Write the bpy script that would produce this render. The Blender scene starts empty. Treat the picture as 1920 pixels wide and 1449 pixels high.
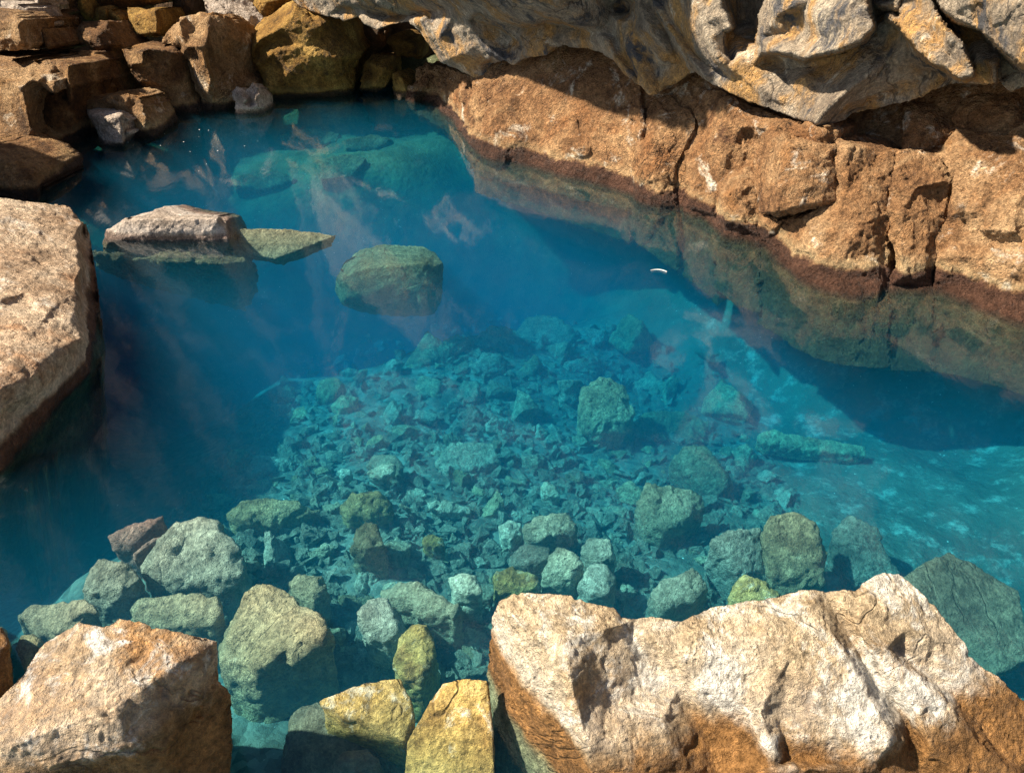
import bpy, bmesh, math, random
import numpy as np
from mathutils import Vector, noise as mnoise

# ------------------------------------------------------------------ camera, sky, sun, exposure
S = bpy.context.scene
COL = S.collection
FPX, CX, CY = 1500.0, 960.0, 724.5
PITCH = math.radians(33.0)
EYE = np.array([0.0, 0.0, 2.0])
cam_data = bpy.data.cameras.new('camera')
cam = bpy.data.objects.new('camera', cam_data)
COL.objects.link(cam)
cam.location = EYE
cam.rotation_euler = (math.radians(90) - PITCH, 0, 0)
cam_data.sensor_width = 36.0
cam_data.lens = 36.0 * FPX / 1920.0
cam_data.clip_start = 0.02
cam_data.clip_end = 400.0
S.camera = cam

SUN_EL, SUN_TRAVEL = math.radians(48), (1.0, 0.08)
tl = math.hypot(*SUN_TRAVEL)
travel = Vector((SUN_TRAVEL[0] / tl * math.cos(SUN_EL), SUN_TRAVEL[1] / tl * math.cos(SUN_EL), -math.sin(SUN_EL)))
world = bpy.data.worlds.new('World')
S.world = world
world.use_nodes = True
wn = world.node_tree.nodes
sky = wn.new('ShaderNodeTexSky')
sky.sky_type = 'NISHITA'
sky.sun_disc = False
sky.sun_elevation = SUN_EL
sky.sun_rotation = math.atan2(-travel.x, -travel.y)
wn['Background'].inputs['Strength'].default_value = 0.05
world.node_tree.links.new(sky.outputs[0], wn['Background'].inputs[0])
sun_data = bpy.data.lights.new('sun', 'SUN')
sun_data.energy = 5.0
sun_data.angle = math.radians(1.5)
sun_data.color = (1.0, 0.90, 0.75)
sun = bpy.data.objects.new('sun', sun_data)
sun.rotation_euler = travel.to_track_quat('-Z', 'Y').to_euler()
sun.location = (-6, 1, 8)
COL.objects.link(sun)
S.view_settings.view_transform = 'Standard'
S.view_settings.look = 'None'
S.view_settings.exposure = 1.35
S.view_settings.gamma = 1.0
S.render.engine = 'CYCLES'
S.cycles.use_denoising = True
S.cycles.denoising_prefilter = 'NONE'
S.cycles.max_bounces = 6
S.cycles.diffuse_bounces = 3
S.cycles.glossy_bounces = 3
S.cycles.volume_bounces = 1
S.cycles.transparent_max_bounces = 8
S.cycles.sample_clamp_indirect = 4.0

rng = random.Random(11)

# ------------------------------------------------------------------ picture point -> place
def ray(px, py):
    u, v = (px - CX) / FPX, (CY - py) / FPX
    return np.array([u, math.cos(PITCH) + v * math.sin(PITCH), -math.sin(PITCH) + v * math.cos(PITCH)])

def Z(px, py, z):
    d = ray(px, py)
    return EYE + d * ((z - EYE[2]) / d[2])

def D(px, py, y):
    d = ray(px, py)
    return EYE + d * (y / d[1])

def PL(px, py, anchor, n, off=0.0):
    d = ray(px, py)
    n = np.asarray(n, float); n = n / np.linalg.norm(n)
    return EYE + d * ((np.dot(n, np.asarray(anchor) - EYE) + off) / np.dot(n, d))

def project(p):
    r = np.asarray(p) - EYE
    fw = r[1] * math.cos(PITCH) - r[2] * math.sin(PITCH)
    up = r[1] * math.sin(PITCH) + r[2] * math.cos(PITCH)
    return CX + FPX * r[0] / fw, CY - FPX * up / fw

def moved(pts, vec, shrink=1.0):
    pts = [np.asarray(p, float) for p in pts]
    c = sum(pts) / len(pts)
    return [c + (p - c) * shrink + np.asarray(vec, float) for p in pts]

# ------------------------------------------------------------------ noise (numpy)
def _h(ix, iy, iz, s):
    h = (ix.astype(np.uint32) * np.uint32(374761393)) ^ (iy.astype(np.uint32) * np.uint32(668265263)) ^ (iz.astype(np.uint32) * np.uint32(2246822519)) ^ np.uint32((s * 3266489917) & 0xffffffff)
    h = (h ^ (h >> np.uint32(15))) * np.uint32(2246822519)
    h = (h ^ (h >> np.uint32(13))) * np.uint32(3266489917)
    return h ^ (h >> np.uint32(16))

def _f(h):
    return h.astype(np.float32) * np.float32(2.0 / 4294967296.0) - np.float32(1.0)

def gnoise(P, s=0):
    P = np.asarray(P, np.float32)
    i = np.floor(P).astype(np.int64)
    f = P - i
    u = f * f * f * (f * (f * 6 - 15) + 10)
    out = np.zeros(len(P), np.float32)
    for dx in (0, 1):
        for dy in (0, 1):
            for dz in (0, 1):
                h = _h(i[:, 0] + dx, i[:, 1] + dy, i[:, 2] + dz, s)
                h2 = h * np.uint32(1664525) + np.uint32(1013904223)
                h2 = h2 ^ (h2 >> np.uint32(15))
                h3 = h2 * np.uint32(22695477) + np.uint32(1)
                h3 = h3 ^ (h3 >> np.uint32(14))
                g = _f(h) * (f[:, 0] - dx) + _f(h2) * (f[:, 1] - dy) + _f(h3) * (f[:, 2] - dz)
                w = (u[:, 0] if dx else 1 - u[:, 0]) * (u[:, 1] if dy else 1 - u[:, 1]) * (u[:, 2] if dz else 1 - u[:, 2])
                out += w * g
    return out * 1.3

def fbm(P, scale, octs=4, s=0, rough=0.5, ridged=False):
    P = np.asarray(P, np.float32) / scale
    a, tot, out = 1.0, 0.0, np.zeros(len(P), np.float32)
    for k in range(octs):
        n = gnoise(P * (2.03 ** k) + 17.3 * k, s + k)
        if ridged:
            n = 1 - 2 * np.abs(n)
        out += a * n
        tot += a
        a *= rough
    return out / tot

def chips(P, scale, s=0):
    """Broken-facet noise: each cell tilts its own way; worn where cells meet."""
    P = np.asarray(P, np.float32) / scale
    i = np.floor(P).astype(np.int64)
    best = np.full(len(P), 9e9, np.float32); second = best.copy(); val = np.zeros(len(P), np.float32)
    for dx in (-1, 0, 1):
        for dy in (-1, 0, 1):
            for dz in (-1, 0, 1):
                c = i + np.array([dx, dy, dz])
                h = _h(c[:, 0], c[:, 1], c[:, 2], s)
                h2 = _h(c[:, 0], c[:, 1], c[:, 2], s + 91)
                h3 = _h(c[:, 0], c[:, 1], c[:, 2], s + 177)
                q = c + 0.5 + 0.42 * np.stack([_f(h), _f(h2), _f(h3)], 1)
                r = P - q
                d = (r * r).sum(1)
                v = r[:, 0] * _f(h * np.uint32(7)) + r[:, 1] * _f(h2 * np.uint32(7)) + r[:, 2] * _f(h3 * np.uint32(7)) + 0.35 * _f(h2 * np.uint32(13))
                m = d < best
                second = np.where(m, best, np.minimum(second, d))
                val = np.where(m, v, val)
                best = np.where(m, d, best)
    e = np.clip((np.sqrt(second) - np.sqrt(best)) / 0.16, 0, 1)
    return val * e - (1 - e) * 0.12

# ------------------------------------------------------------------ objects
def tag(o, label=None, cat=None, group=None, kind=None):
    if label: o['label'] = label
    if cat: o['category'] = cat
    if group: o['group'] = group
    if kind: o['kind'] = kind
    return o

def hull_into(bm, pts):
    vs = [bm.verts.new(Vector(map(float, p))) for p in pts]
    r = bmesh.ops.convex_hull(bm, input=vs, use_existing_faces=False)
    junk = list({g for g in r['geom_interior'] + r['geom_unused'] if isinstance(g, bmesh.types.BMVert)})
    bmesh.ops.delete(bm, geom=[v for v in junk if v.is_valid and not v.link_faces], context='VERTS')

def remeshed(pieces, voxel, smooth=3, fac=0.5):
    bm = bmesh.new()
    for pts in pieces:
        hull_into(bm, pts)
    bmesh.ops.recalc_face_normals(bm, faces=bm.faces)
    me = bpy.data.meshes.new('rough')
    bm.to_mesh(me); bm.free()
    o = bpy.data.objects.new('rough', me)
    COL.objects.link(o)
    m = o.modifiers.new('r', 'REMESH'); m.mode = 'VOXEL'; m.voxel_size = voxel
    if smooth:
        k = o.modifiers.new('s', 'SMOOTH'); k.iterations = smooth; k.factor = fac
    dg = bpy.context.evaluated_depsgraph_get(); dg.update()
    out = bpy.data.meshes.new_from_object(o.evaluated_get(dg))
    bpy.data.objects.remove(o); bpy.data.meshes.remove(me)
    return out

def arrays(me):
    n = len(me.vertices)
    co = np.empty(n * 3, np.float32); me.vertices.foreach_get('co', co)
    no = np.empty(n * 3, np.float32); me.vertex_normals.foreach_get('vector', no)
    return co.reshape(n, 3), no.reshape(n, 3)

def displaced(me, size, amp=1.0, seed=0, rough=1.0, chip=1.0, layers=0.0, flow=None):
    """Weather a mesh: broad swell, broken facets, ledges, crumbly grain."""
    co, no = arrays(me)
    warp = np.stack([gnoise(co / (size * .35) + 5.1, seed), gnoise(co / (size * .35) + 9.7, seed + 1), gnoise(co / (size * .35) + 2.2, seed + 2)], 1) * size * 0.10
    q = co + warp
    d = fbm(q, size * 0.45, 4, seed + 3) * size * 0.050 * amp
    if chip:
        d += chips(q, size * 0.30, seed + 5) * size * 0.030 * chip * amp
        d += chips(q, size * 0.11, seed + 6) * size * 0.013 * chip * amp
    if layers:
        z = (q[:, 2] + 0.25 * q[:, 0]) / (size * 0.09) + 1.2 * fbm(co, size * 0.5, 3, seed + 8)
        t = z - np.floor(z)
        d += (np.abs(t - 0.5) * 2 - 0.5) * size * 0.012 * layers
    if flow is not None:
        # long grooves running along the flow direction
        fdir, fs, fa = flow
        fdir = np.asarray(fdir, np.float32); fdir /= np.linalg.norm(fdir)
        al = (q @ fdir)[:, None] * fdir
        d += fbm((q - al) + al * 0.18, fs, 4, seed + 21, 0.55, ridged=True) * fa
    g = fbm(q, 0.075, 4, seed + 9, 0.62)
    d += g * 0.0085 * rough
    pit = fbm(q, 0.045, 2, seed + 12)
    d -= np.clip(pit - 0.22, 0, 1) * 0.022 * rough
    co = co + no * d[:, None]
    me.vertices.foreach_set('co', co.astype(np.float32).ravel())
    me.polygons.foreach_set('use_smooth', np.ones(len(me.polygons), bool))
    me.update()
    return me

def place(me, name, mat, label=None, cat=None, group=None, kind=None):
    co, _ = arrays(me)
    o0 = np.array([(co[:, 0].min() + co[:, 0].max()) / 2, (co[:, 1].min() + co[:, 1].max()) / 2, co[:, 2].min()])
    me.vertices.foreach_set('co', (co - o0).astype(np.float32).ravel())
    me.update()
    me.name = name
    me.materials.clear(); me.materials.append(mat)
    o = bpy.data.objects.new(name, me)
    o.location = o0
    COL.objects.link(o)
    return tag(o, label, cat, group, kind)

SEED = [100]
def rock(name, pieces, mat, label, cat='rock', group=None, voxel=0.02, smooth=3, size=None, kind=None, **kw):
    SEED[0] += 37
    me = remeshed(pieces, voxel, smooth)
    if size is None:
        co, _ = arrays(me)
        size = float(np.median(co.max(0) - co.min(0)))
    displaced(me, size, seed=SEED[0], **kw)
    return place(me, name, mat, label, cat, group, kind)


# ------------------------------------------------------------------ rock faces surveyed as nets of ridges and hollows
from mathutils.geometry import delaunay_2d_cdt
def rays(P):
    u = (P[:, 0] - CX) / FPX; v = (CY - P[:, 1]) / FPX
    return np.stack([u, math.cos(PITCH) + v * math.sin(PITCH), -math.sin(PITCH) + v * math.cos(PITCH)], 1)

def in_poly(P, poly):
    poly = np.asarray(poly, float)
    c = np.zeros(len(P), bool)
    for (x0, y0), (x1, y1) in zip(poly, np.roll(poly, -1, 0)):
        if y0 == y1: continue
        m = ((y0 > P[:, 1]) != (y1 > P[:, 1])) & (P[:, 0] < (x1 - x0) * (P[:, 1] - y0) / (y1 - y0) + x0)
        c ^= m
    return c

def dense(pts, step, closed):
    out = []
    n = len(pts)
    for k in range(n if closed else n - 1):
        a, b = np.asarray(pts[k][:2], float), np.asarray(pts[(k + 1) % n][:2], float)
        m = max(1, int(round(np.linalg.norm(b - a) / step)))
        out += [tuple(a + (b - a) * t / m) for t in range(m)]
    if not closed: out.append(tuple(pts[-1][:2]))
    return out

def relief_mesh(outline, lines, base, step, back, shrink=0.92, smooth_it=2, jag=1.2, seed=0, dive=None):
    """Front surface through a net of (x, y, offset) points, closed behind to a solid of real thickness."""
    rr = random.Random(seed)
    cv = list(outline); ce = [(k, (k + 1) % len(outline)) for k in range(len(outline))]
    for ln in lines:
        s0 = len(cv); cv += list(ln); ce += [(s0 + k, s0 + k + 1) for k in range(len(ln) - 1)]
    V, E, F, ov, _, _ = delaunay_2d_cdt([Vector((p[0], p[1])) for p in cv], ce, [], 0, 1e-4)
    cxy = np.array([p[:2] for p in cv], float); co_ = np.array([p[2] for p in cv], float)
    offs = []
    for k, v in enumerate(V):
        if ov[k]: offs.append(co_[ov[k][0]])
        else:
            d = np.hypot(cxy[:, 0] - v.x, cxy[:, 1] - v.y); i = np.argsort(d)[:3]; w = 1 / (d[i] + .1)
            offs.append(float((co_[i] * w).sum() / w.sum()))
    VX = np.array([(v.x, v.y) for v in V]); offs = np.array(offs)
    ring = dense(outline, step, True)
    nr_ = len(ring)
    # ragged edge
    ja = np.array(ring); ph = np.arange(nr_)
    ja = ja + jag * np.stack([gnoise(np.stack([ja[:, 0] / 9, ja[:, 1] / 9, ja[:, 0] * 0 + seed], 1), 3), gnoise(np.stack([ja[:, 0] / 9, ja[:, 1] / 9, ja[:, 0] * 0 + seed + 7], 1), 5)], 1)
    poly = [tuple(p) for p in ja]
    xs = np.arange(ja[:, 0].min(), ja[:, 0].max(), step); ys = np.arange(ja[:, 1].min(), ja[:, 1].max(), step)
    G_ = np.stack(np.meshgrid(xs, ys), -1).reshape(-1, 2)
    G_ = G_ + np.stack([gnoise(np.stack([G_[:, 0] * 3.7, G_[:, 1] * 3.7, G_[:, 0] * 0 + .5], 1), 1), gnoise(np.stack([G_[:, 0] * 3.7, G_[:, 1] * 3.7, G_[:, 0] * 0 + .5], 1), 2)], 1) * step * .4
    G_ = G_[in_poly(G_, ja)]
    pts = poly + [tuple(p) for p in G_]
    V2, E2, F2, o2, _, _ = delaunay_2d_cdt([Vector(p) for p in pts], [(k, (k + 1) % nr_) for k in range(nr_)], [], 0, 1e-5)
    P = np.array([(v.x, v.y) for v in V2]); T = np.array([f for f in F2 if len(f) == 3])
    T = T[in_poly(P[T].mean(1), ja)]
    off = np.full(len(P), np.nan)
    for f in F:
        a, b, c = VX[f[0]], VX[f[1]], VX[f[2]]
        lo = np.minimum(np.minimum(a, b), c) - 2; hi = np.maximum(np.maximum(a, b), c) + 2
        i = np.where((P[:, 0] >= lo[0]) & (P[:, 0] <= hi[0]) & (P[:, 1] >= lo[1]) & (P[:, 1] <= hi[1]))[0]
        det = (b[0] - a[0]) * (c[1] - a[1]) - (c[0] - a[0]) * (b[1] - a[1])
        if abs(det) < 1e-9 or not len(i): continue
        q = P[i] - a
        l1 = (q[:, 0] * (c[1] - a[1]) - q[:, 1] * (c[0] - a[0])) / det
        l2 = (q[:, 1] * (b[0] - a[0]) - q[:, 0] * (b[1] - a[1])) / det
        m = (l1 > -1e-6) & (l2 > -1e-6) & (l1 + l2 < 1 + 1e-6)
        off[i[m]] = (offs[f[0]] * (1 - l1 - l2) + offs[f[1]] * l1 + offs[f[2]] * l2)[m]
    bad = np.where(np.isnan(off))[0]
    for k in bad:
        off[k] = co_[np.argmin(np.hypot(cxy[:, 0] - P[k, 0], cxy[:, 1] - P[k, 1]))]
    ed = np.concatenate([T[:, [0, 1]], T[:, [1, 2]], T[:, [2, 0]]])
    for _ in range(smooth_it):
        acc = np.zeros(len(P)); cnt = np.zeros(len(P))
        for a, b in ((0, 1), (1, 0)):
            np.add.at(acc, ed[:, a], off[ed[:, b]]); np.add.at(cnt, ed[:, a], 1)
        off = np.where(cnt > 0, 0.5 * off + 0.5 * acc / np.maximum(cnt, 1), off)
    A, nrm = base(P)
    d = rays(P)
    t = ((A - EYE) @ nrm + off) / (d @ nrm)
    X = EYE + d * t[:, None]
    if dive: X = dive(X)
    # orient triangles towards the eye, then close behind
    a, b, c = X[T[:, 0]], X[T[:, 1]], X[T[:, 2]]
    fl = (np.cross(b - a, c - a) * (EYE - a)).sum(1) < 0
    T[fl] = T[fl][:, ::-1]
    cnt = {}
    for tri in T:
        for p, q in ((tri[0], tri[1]), (tri[1], tri[2]), (tri[2], tri[0])):
            cnt[(int(p), int(q))] = 1
    bnd = [e for e in cnt if (e[1], e[0]) not in cnt]
    bv = sorted({v for e in bnd for v in e}); loc = {v: k for k, v in enumerate(bv)}
    back = np.asarray(back, float)
    nrings = max(3, int(np.linalg.norm(back) / 0.06))
    B = X[bv]; cen = B.mean(0)
    allv = [X]; faces = [tuple(map(int, f)) for f in T]
    prev = {v: v for v in bv}
    start = len(X)
    for r_ in range(1, nrings + 1):
        k = r_ / nrings
        R_ = cen + (B - cen) * (1 - (1 - shrink) * k) + back * k
        allv.append(R_)
        cur = {v: start + loc[v] for v in bv}
        for p, q in bnd:
            faces.append((prev[q], prev[p], cur[p], cur[q]))
        prev = cur; start += len(bv)
    allv.append((cen + back * 1.05)[None]);
    for p, q in bnd: faces.append((prev[q], prev[p], start))
    me = bpy.data.meshes.new('relief')
    me.from_pydata(np.concatenate(allv).tolist(), [], faces)
    used = np.zeros(len(me.vertices), bool)
    me.validate()
    bm = bmesh.new(); bm.from_mesh(me)
    bmesh.ops.delete(bm, geom=[v for v in bm.verts if not v.link_faces], context='VERTS')
    bm.to_mesh(me); bm.free()
    me.update()
    return me

def relief(name, outline, lines, base, mat, label, cat='rock', group=None, step=2.5, back=(.5, .55, -.05), shrink=.92, smooth_it=2, size=.5, kind=None, jag=1.2, **kw):
    SEED[0] += 37
    me = relief_mesh(outline, lines, base, step, back, shrink, smooth_it, jag, SEED[0] % 97)
    displaced(me, size, seed=SEED[0], **kw)
    return place(me, name, mat, label, cat, group, kind)

def plane_base(anchor, n):
    n = np.asarray(n, float); n /= np.linalg.norm(n); A = np.asarray(anchor, float)
    return lambda P: (np.repeat(A[None], len(P), 0), n)

# ------------------------------------------------------------------ materials
class NT:
    def __init__(self, name):
        self.m = bpy.data.materials.new(name); self.m.use_nodes = True
        self.t = self.m.node_tree; self.t.nodes.clear()
        self.out = self.t.nodes.new('ShaderNodeOutputMaterial')
        self.pos = self.t.nodes.new('ShaderNodeNewGeometry').outputs['Position']
    def n(self, typ, **kw):
        x = self.t.nodes.new(typ)
        for k, v in kw.items(): setattr(x, k, v)
        return x
    def l(self, a, b): self.t.links.new(a, b)
    def put(self, sock, v):
        if isinstance(v, (int, float)): sock.default_value = v
        elif isinstance(v, tuple): sock.default_value = v if len(v) == len(sock.default_value) else (*v, 1)
        else: self.l(v, sock)
    def math(self, op, a, b=None, c=None):
        x = self.n('ShaderNodeMath', operation=op)
        for k, v in enumerate((a, b, c)):
            if v is not None: self.put(x.inputs[k], v)
        return x.outputs[0]
    def noise(self, scale, detail=6, rough=0.6, dist=0.0, vec=None, off=None, lac=2.0):
        x = self.n('ShaderNodeTexNoise')
        v = vec if vec is not None else self.pos
        if off is not None:
            a = self.n('ShaderNodeVectorMath', operation='ADD'); self.l(v, a.inputs[0]); a.inputs[1].default_value = off; v = a.outputs[0]
        self.l(v, x.inputs['Vector'])
        x.inputs['Scale'].default_value = scale; x.inputs['Detail'].default_value = detail
        x.inputs['Roughness'].default_value = rough; x.inputs['Distortion'].default_value = dist
        return x.outputs[0]
    def vor(self, scale, feature='F1', out='Distance', vec=None):
        x = self.n('ShaderNodeTexVoronoi', feature=feature)
        self.l(vec if vec is not None else self.pos, x.inputs['Vector']); x.inputs['Scale'].default_value = scale
        return x.outputs[out]
    def step(self, v, lo, hi, a=0.0, b=1.0):
        x = self.n('ShaderNodeMapRange', interpolation_type='SMOOTHSTEP')
        self.put(x.inputs[0], v)
        for k, w in zip((1, 2, 3, 4), (lo, hi, a, b)): self.put(x.inputs[k], w)
        return x.outputs[0]
    def mix(self, fac, a, b, mode='MIX'):
        x = self.n('ShaderNodeMix', data_type='RGBA', blend_type=mode)
        self.put(x.inputs[0], fac); self.put(x.inputs[6], a); self.put(x.inputs[7], b)
        return x.outputs[2]
    def ramp(self, fac, stops):
        x = self.n('ShaderNodeValToRGB')
        e = x.color_ramp.elements
        while len(e) < len(stops): e.new(0.5)
        for k, (p, c) in enumerate(stops):
            e[k].position = p; e[k].color = (*c, 1)
        self.l(fac, x.inputs[0])
        return x.outputs[0]
    def sep(self, axis):
        x = self.n('ShaderNodeSeparateXYZ'); self.l(self.pos, x.inputs[0]); return x.outputs[axis]

def rock_material(name, dark, mid, light, pale=None, pale_lo=0.56, pale_hi=0.68, stain=None, stain_lo=0.5, stain_hi=0.7,
                  black=None, black_lo=0.62, black_hi=0.7, wet=None, wet_z=0.07, wet_soft=0.02, wet_var=0.10, under=None,
                  scale=2.2, bump=1.0, vary=0.0, crack=0.6, gloss=0.12, off=0.0, streak=None, warp=1.0):
    N = NT(name)
    O = (off, off * .7, off * .3)
    vec = N.pos
    if streak:
        mp = N.n('ShaderNodeMapping'); N.l(N.pos, mp.inputs[0])
        mp.inputs['Rotation'].default_value = streak[0]; mp.inputs['Scale'].default_value = streak[1]
        vec = mp.outputs[0]
    n1 = N.noise(scale, 11, 0.66, 0.4 * warp, vec, off=O)
    col = N.ramp(n1, [(0.30, dark), (0.47, mid), (0.66, light)])
    if stain:
        n2 = N.noise(scale * 0.8, 8, 0.62, 0.6 * warp, vec, off=(7.1 + off, 3, 1))
        col = N.mix(N.step(n2, stain_lo, stain_hi), col, stain)
    if pale:
        n3 = N.noise(scale * 1.5, 12, 0.72, 0.5 * warp, vec, off=(1.3 + off, 8, 4))
        col = N.mix(N.step(n3, pale_lo, pale_hi), col, pale)
    if black:
        n5 = N.noise(scale * 1.1, 10, 0.68, 0.8 * warp, vec, off=(4.4 + off, 1.5, 9))
        col = N.mix(N.step(n5, black_lo, black_hi), col, black)
    grain = N.noise(70, 5, 0.7)
    grit = N.noise(260, 3, 0.7)
    coarse = N.noise(24, 7, 0.72, 0.2, vec, off=(5.5, off, 2))
    sp = N.math('MULTIPLY', N.step(grain, 0.25, 0.72, 0.52, 1.36), N.step(grit, 0.25, 0.75, 0.72, 1.24))
    sp = N.math('MULTIPLY', sp, N.step(coarse, 0.28, 0.70, 0.55, 1.38))
    cmb = N.n('ShaderNodeCombineColor'); [N.l(sp, cmb.inputs[k]) for k in range(3)]
    col = N.mix(1.0, col, cmb.outputs[0], 'MULTIPLY')
    nc = N.noise(1.7, 5, 0.55, 0.6, off=(3.3 + off, 2, 6))
    cr = N.step(N.math('ABSOLUTE', N.math('SUBTRACT', nc, 0.5)), 0.0, 0.011, 1.0, 0.0)
    cmask = N.step(N.noise(1.1, 2, 0.5, off=(6 + off, 6, 6)), 0.48, 0.62)
    cr = N.math('MULTIPLY', cr, cmask)
    if crack:
        col = N.mix(N.math('MULTIPLY', cr, 0.55 * crack), col, (0.03, 0.018, 0.010))
    if vary:
        oi = N.n('ShaderNodeObjectInfo')
        hsv = N.n('ShaderNodeHueSaturation')
        N.l(col, hsv.inputs['Color'])
        N.l(N.math('MULTIPLY_ADD', oi.outputs['Random'], vary, 1 - vary * 0.55), hsv.inputs['Value'])
        N.l(N.math('MULTIPLY_ADD', N.math('FRACT', N.math('MULTIPLY', oi.outputs['Random'], 7.3)), 0.5, 0.7), hsv.inputs['Saturation'])
        col = hsv.outputs[0]
    z = N.sep(2)
    rough = N.step(grain, 0.3, 0.7, 0.62, 0.9)
    if wet:
        zz = N.math('MULTIPLY_ADD', N.math('SUBTRACT', N.noise(5.0, 8, 0.65, 0.3, off=(2 + off, 5, 1)), 0.5), wet_var, z)
        wf = N.step(zz, wet_z - wet_soft, wet_z + wet_soft, 1.0, 0.0)
        wc = N.mix(N.step(n1, 0.35, 0.65), tuple(c * 0.6 for c in wet), tuple(c * 1.35 for c in wet))
        wc = N.mix(1.0, wc, cmb.outputs[0], 'MULTIPLY')
        # thin pale mineral rim just over the stain
        rim = N.math('MULTIPLY', N.step(zz, wet_z - wet_soft * .2, wet_z + wet_soft, 0, 1), N.step(zz, wet_z + wet_soft, wet_z + wet_soft * 4.5, 1, 0))
        col = N.mix(N.math('MULTIPLY', rim, 0.14), col, tuple(min(0.75, c * 2.0 + 0.08) for c in light))
        col = N.mix(wf, col, wc)
        rough = N.math('SUBTRACT', rough, N.math('MULTIPLY', wf, 0.25))
    if under:
        uf = N.step(z, -0.05, 0.0, 1.0, 0.0)
        uc = N.mix(N.step(N.noise(9, 8, 0.7), 0.38, 0.62), tuple(c * 0.72 for c in under), tuple(c * 1.3 for c in under))
        uc = N.mix(1.0, uc, cmb.outputs[0], 'MULTIPLY')
        col = N.mix(uf, col, uc)
    b1 = N.noise(16, 8, 0.66, 0.3, vec)
    pit = N.step(N.vor(55), 0.12, 0.42)
    pitm = N.step(N.noise(6, 4, 0.6, off=(9, 9, 2)), 0.46, 0.6)
    hgt = N.math('MULTIPLY', b1, 1.0)
    hgt = N.math('MULTIPLY_ADD', coarse, 0.55, hgt)
    hgt = N.math('MULTIPLY_ADD', grain, 0.34, hgt)
    hgt = N.math('MULTIPLY_ADD', grit, 0.13, hgt)
    hgt = N.math('MULTIPLY_ADD', N.math('MULTIPLY', N.math('SUBTRACT', pit, 1.0), pitm), 0.16, hgt)
    hgt = N.math('MULTIPLY_ADD', cr, -0.35 * crack, hgt)
    bp = N.n('ShaderNodeBump'); bp.inputs['Strength'].default_value = 0.9; bp.inputs['Distance'].default_value = 0.045 * bump
    N.l(hgt, bp.inputs['Height'])
    P = N.n('ShaderNodeBsdfPrincipled')
    N.l(col, P.inputs['Base Color']); N.l(rough, P.inputs['Roughness']); N.l(bp.outputs[0], P.inputs['Normal'])
    P.inputs['Specular IOR Level'].default_value = gloss * 2
    N.l(P.outputs[0], N.out.inputs[0])
    return N.m

UNDER = (0.26, 0.235, 0.13)
M_tan = rock_material('pale_tan_lava', (0.24, 0.145, 0.08), (0.46, 0.325, 0.21), (0.60, 0.47, 0.33), pale=(0.70, 0.60, 0.48), pale_lo=0.54, pale_hi=0.70, stain=(0.36, 0.205, 0.11), stain_lo=0.52, stain_hi=0.68, wet=(0.13, 0.062, 0.035), wet_z=0.09, under=(0.13, 0.12, 0.06), scale=3.6, bump=1.0)
M_front = rock_material('sunlit_cream_lava', (0.27, 0.17, 0.085), (0.54, 0.41, 0.25), (0.68, 0.56, 0.40), pale=(0.79, 0.73, 0.61), pale_lo=0.49, pale_hi=0.62, stain=(0.42, 0.25, 0.10), stain_lo=0.55, stain_hi=0.72, wet=(0.27, 0.135, 0.045), wet_z=0.18, wet_soft=0.035, wet_var=0.16, under=UNDER, scale=4.2, bump=1.5, off=2.2)
M_front_left = rock_material('sunlit_brown_lava', (0.22, 0.12, 0.05), (0.46, 0.30, 0.15), (0.64, 0.50, 0.33), pale=(0.78, 0.73, 0.64), pale_lo=0.52, pale_hi=0.64, stain=(0.46, 0.235, 0.075), stain_lo=0.50, stain_hi=0.64, black=(0.16, 0.10, 0.06), black_lo=0.60, black_hi=0.70, wet=(0.27, 0.14, 0.05), wet_z=0.27, wet_soft=0.05, wet_var=0.20, under=UNDER, scale=6.0, bump=1.5, off=5.2, crack=1.2)
M_bank = rock_material('rough_brown_bank', (0.10, 0.045, 0.018), (0.27, 0.135, 0.056), (0.45, 0.265, 0.125), pale=(0.70, 0.60, 0.46), pale_lo=0.55, pale_hi=0.68, black=(0.10, 0.046, 0.022), black_lo=0.55, black_hi=0.68, stain=(0.30, 0.135, 0.05), stain_lo=0.50, stain_hi=0.70, wet=(0.075, 0.036, 0.022), wet_z=0.085, wet_soft=0.018, wet_var=0.17, under=(0.038, 0.038, 0.02), scale=3.2, bump=2.0, off=8.0, crack=1.0)  # under colour darkened to stand in for shade and reflection below the waterline
M_bank_pale = rock_material('salted_brown_bank', (0.10, 0.044, 0.018), (0.30, 0.155, 0.066), (0.50, 0.32, 0.165), pale=(0.74, 0.64, 0.50), pale_lo=0.57, pale_hi=0.70, black=(0.12, 0.058, 0.028), black_lo=0.58, black_hi=0.70, stain=(0.36, 0.17, 0.06), stain_lo=0.52, stain_hi=0.70, wet=(0.075, 0.036, 0.022), wet_z=0.085, wet_soft=0.018, wet_var=0.17, under=(0.038, 0.038, 0.02), scale=3.0, bump=2.0, off=9.3, crack=1.0)  # submerged foot dark as well, shade put into the under colour
M_pile = rock_material('brown_pile_lava', (0.05, 0.023, 0.009), (0.19, 0.092, 0.034), (0.42, 0.25, 0.11), pale=(0.55, 0.45, 0.33), pale_lo=0.60, pale_hi=0.72, stain=(0.30, 0.15, 0.045), stain_lo=0.5, stain_hi=0.68, black=(0.05, 0.03, 0.018), black_lo=0.60, black_hi=0.70, wet=(0.06, 0.038, 0.026), wet_z=0.07, under=(0.10, 0.08, 0.045), scale=2.6, bump=2.6, off=11.0, crack=1.2)
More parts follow.
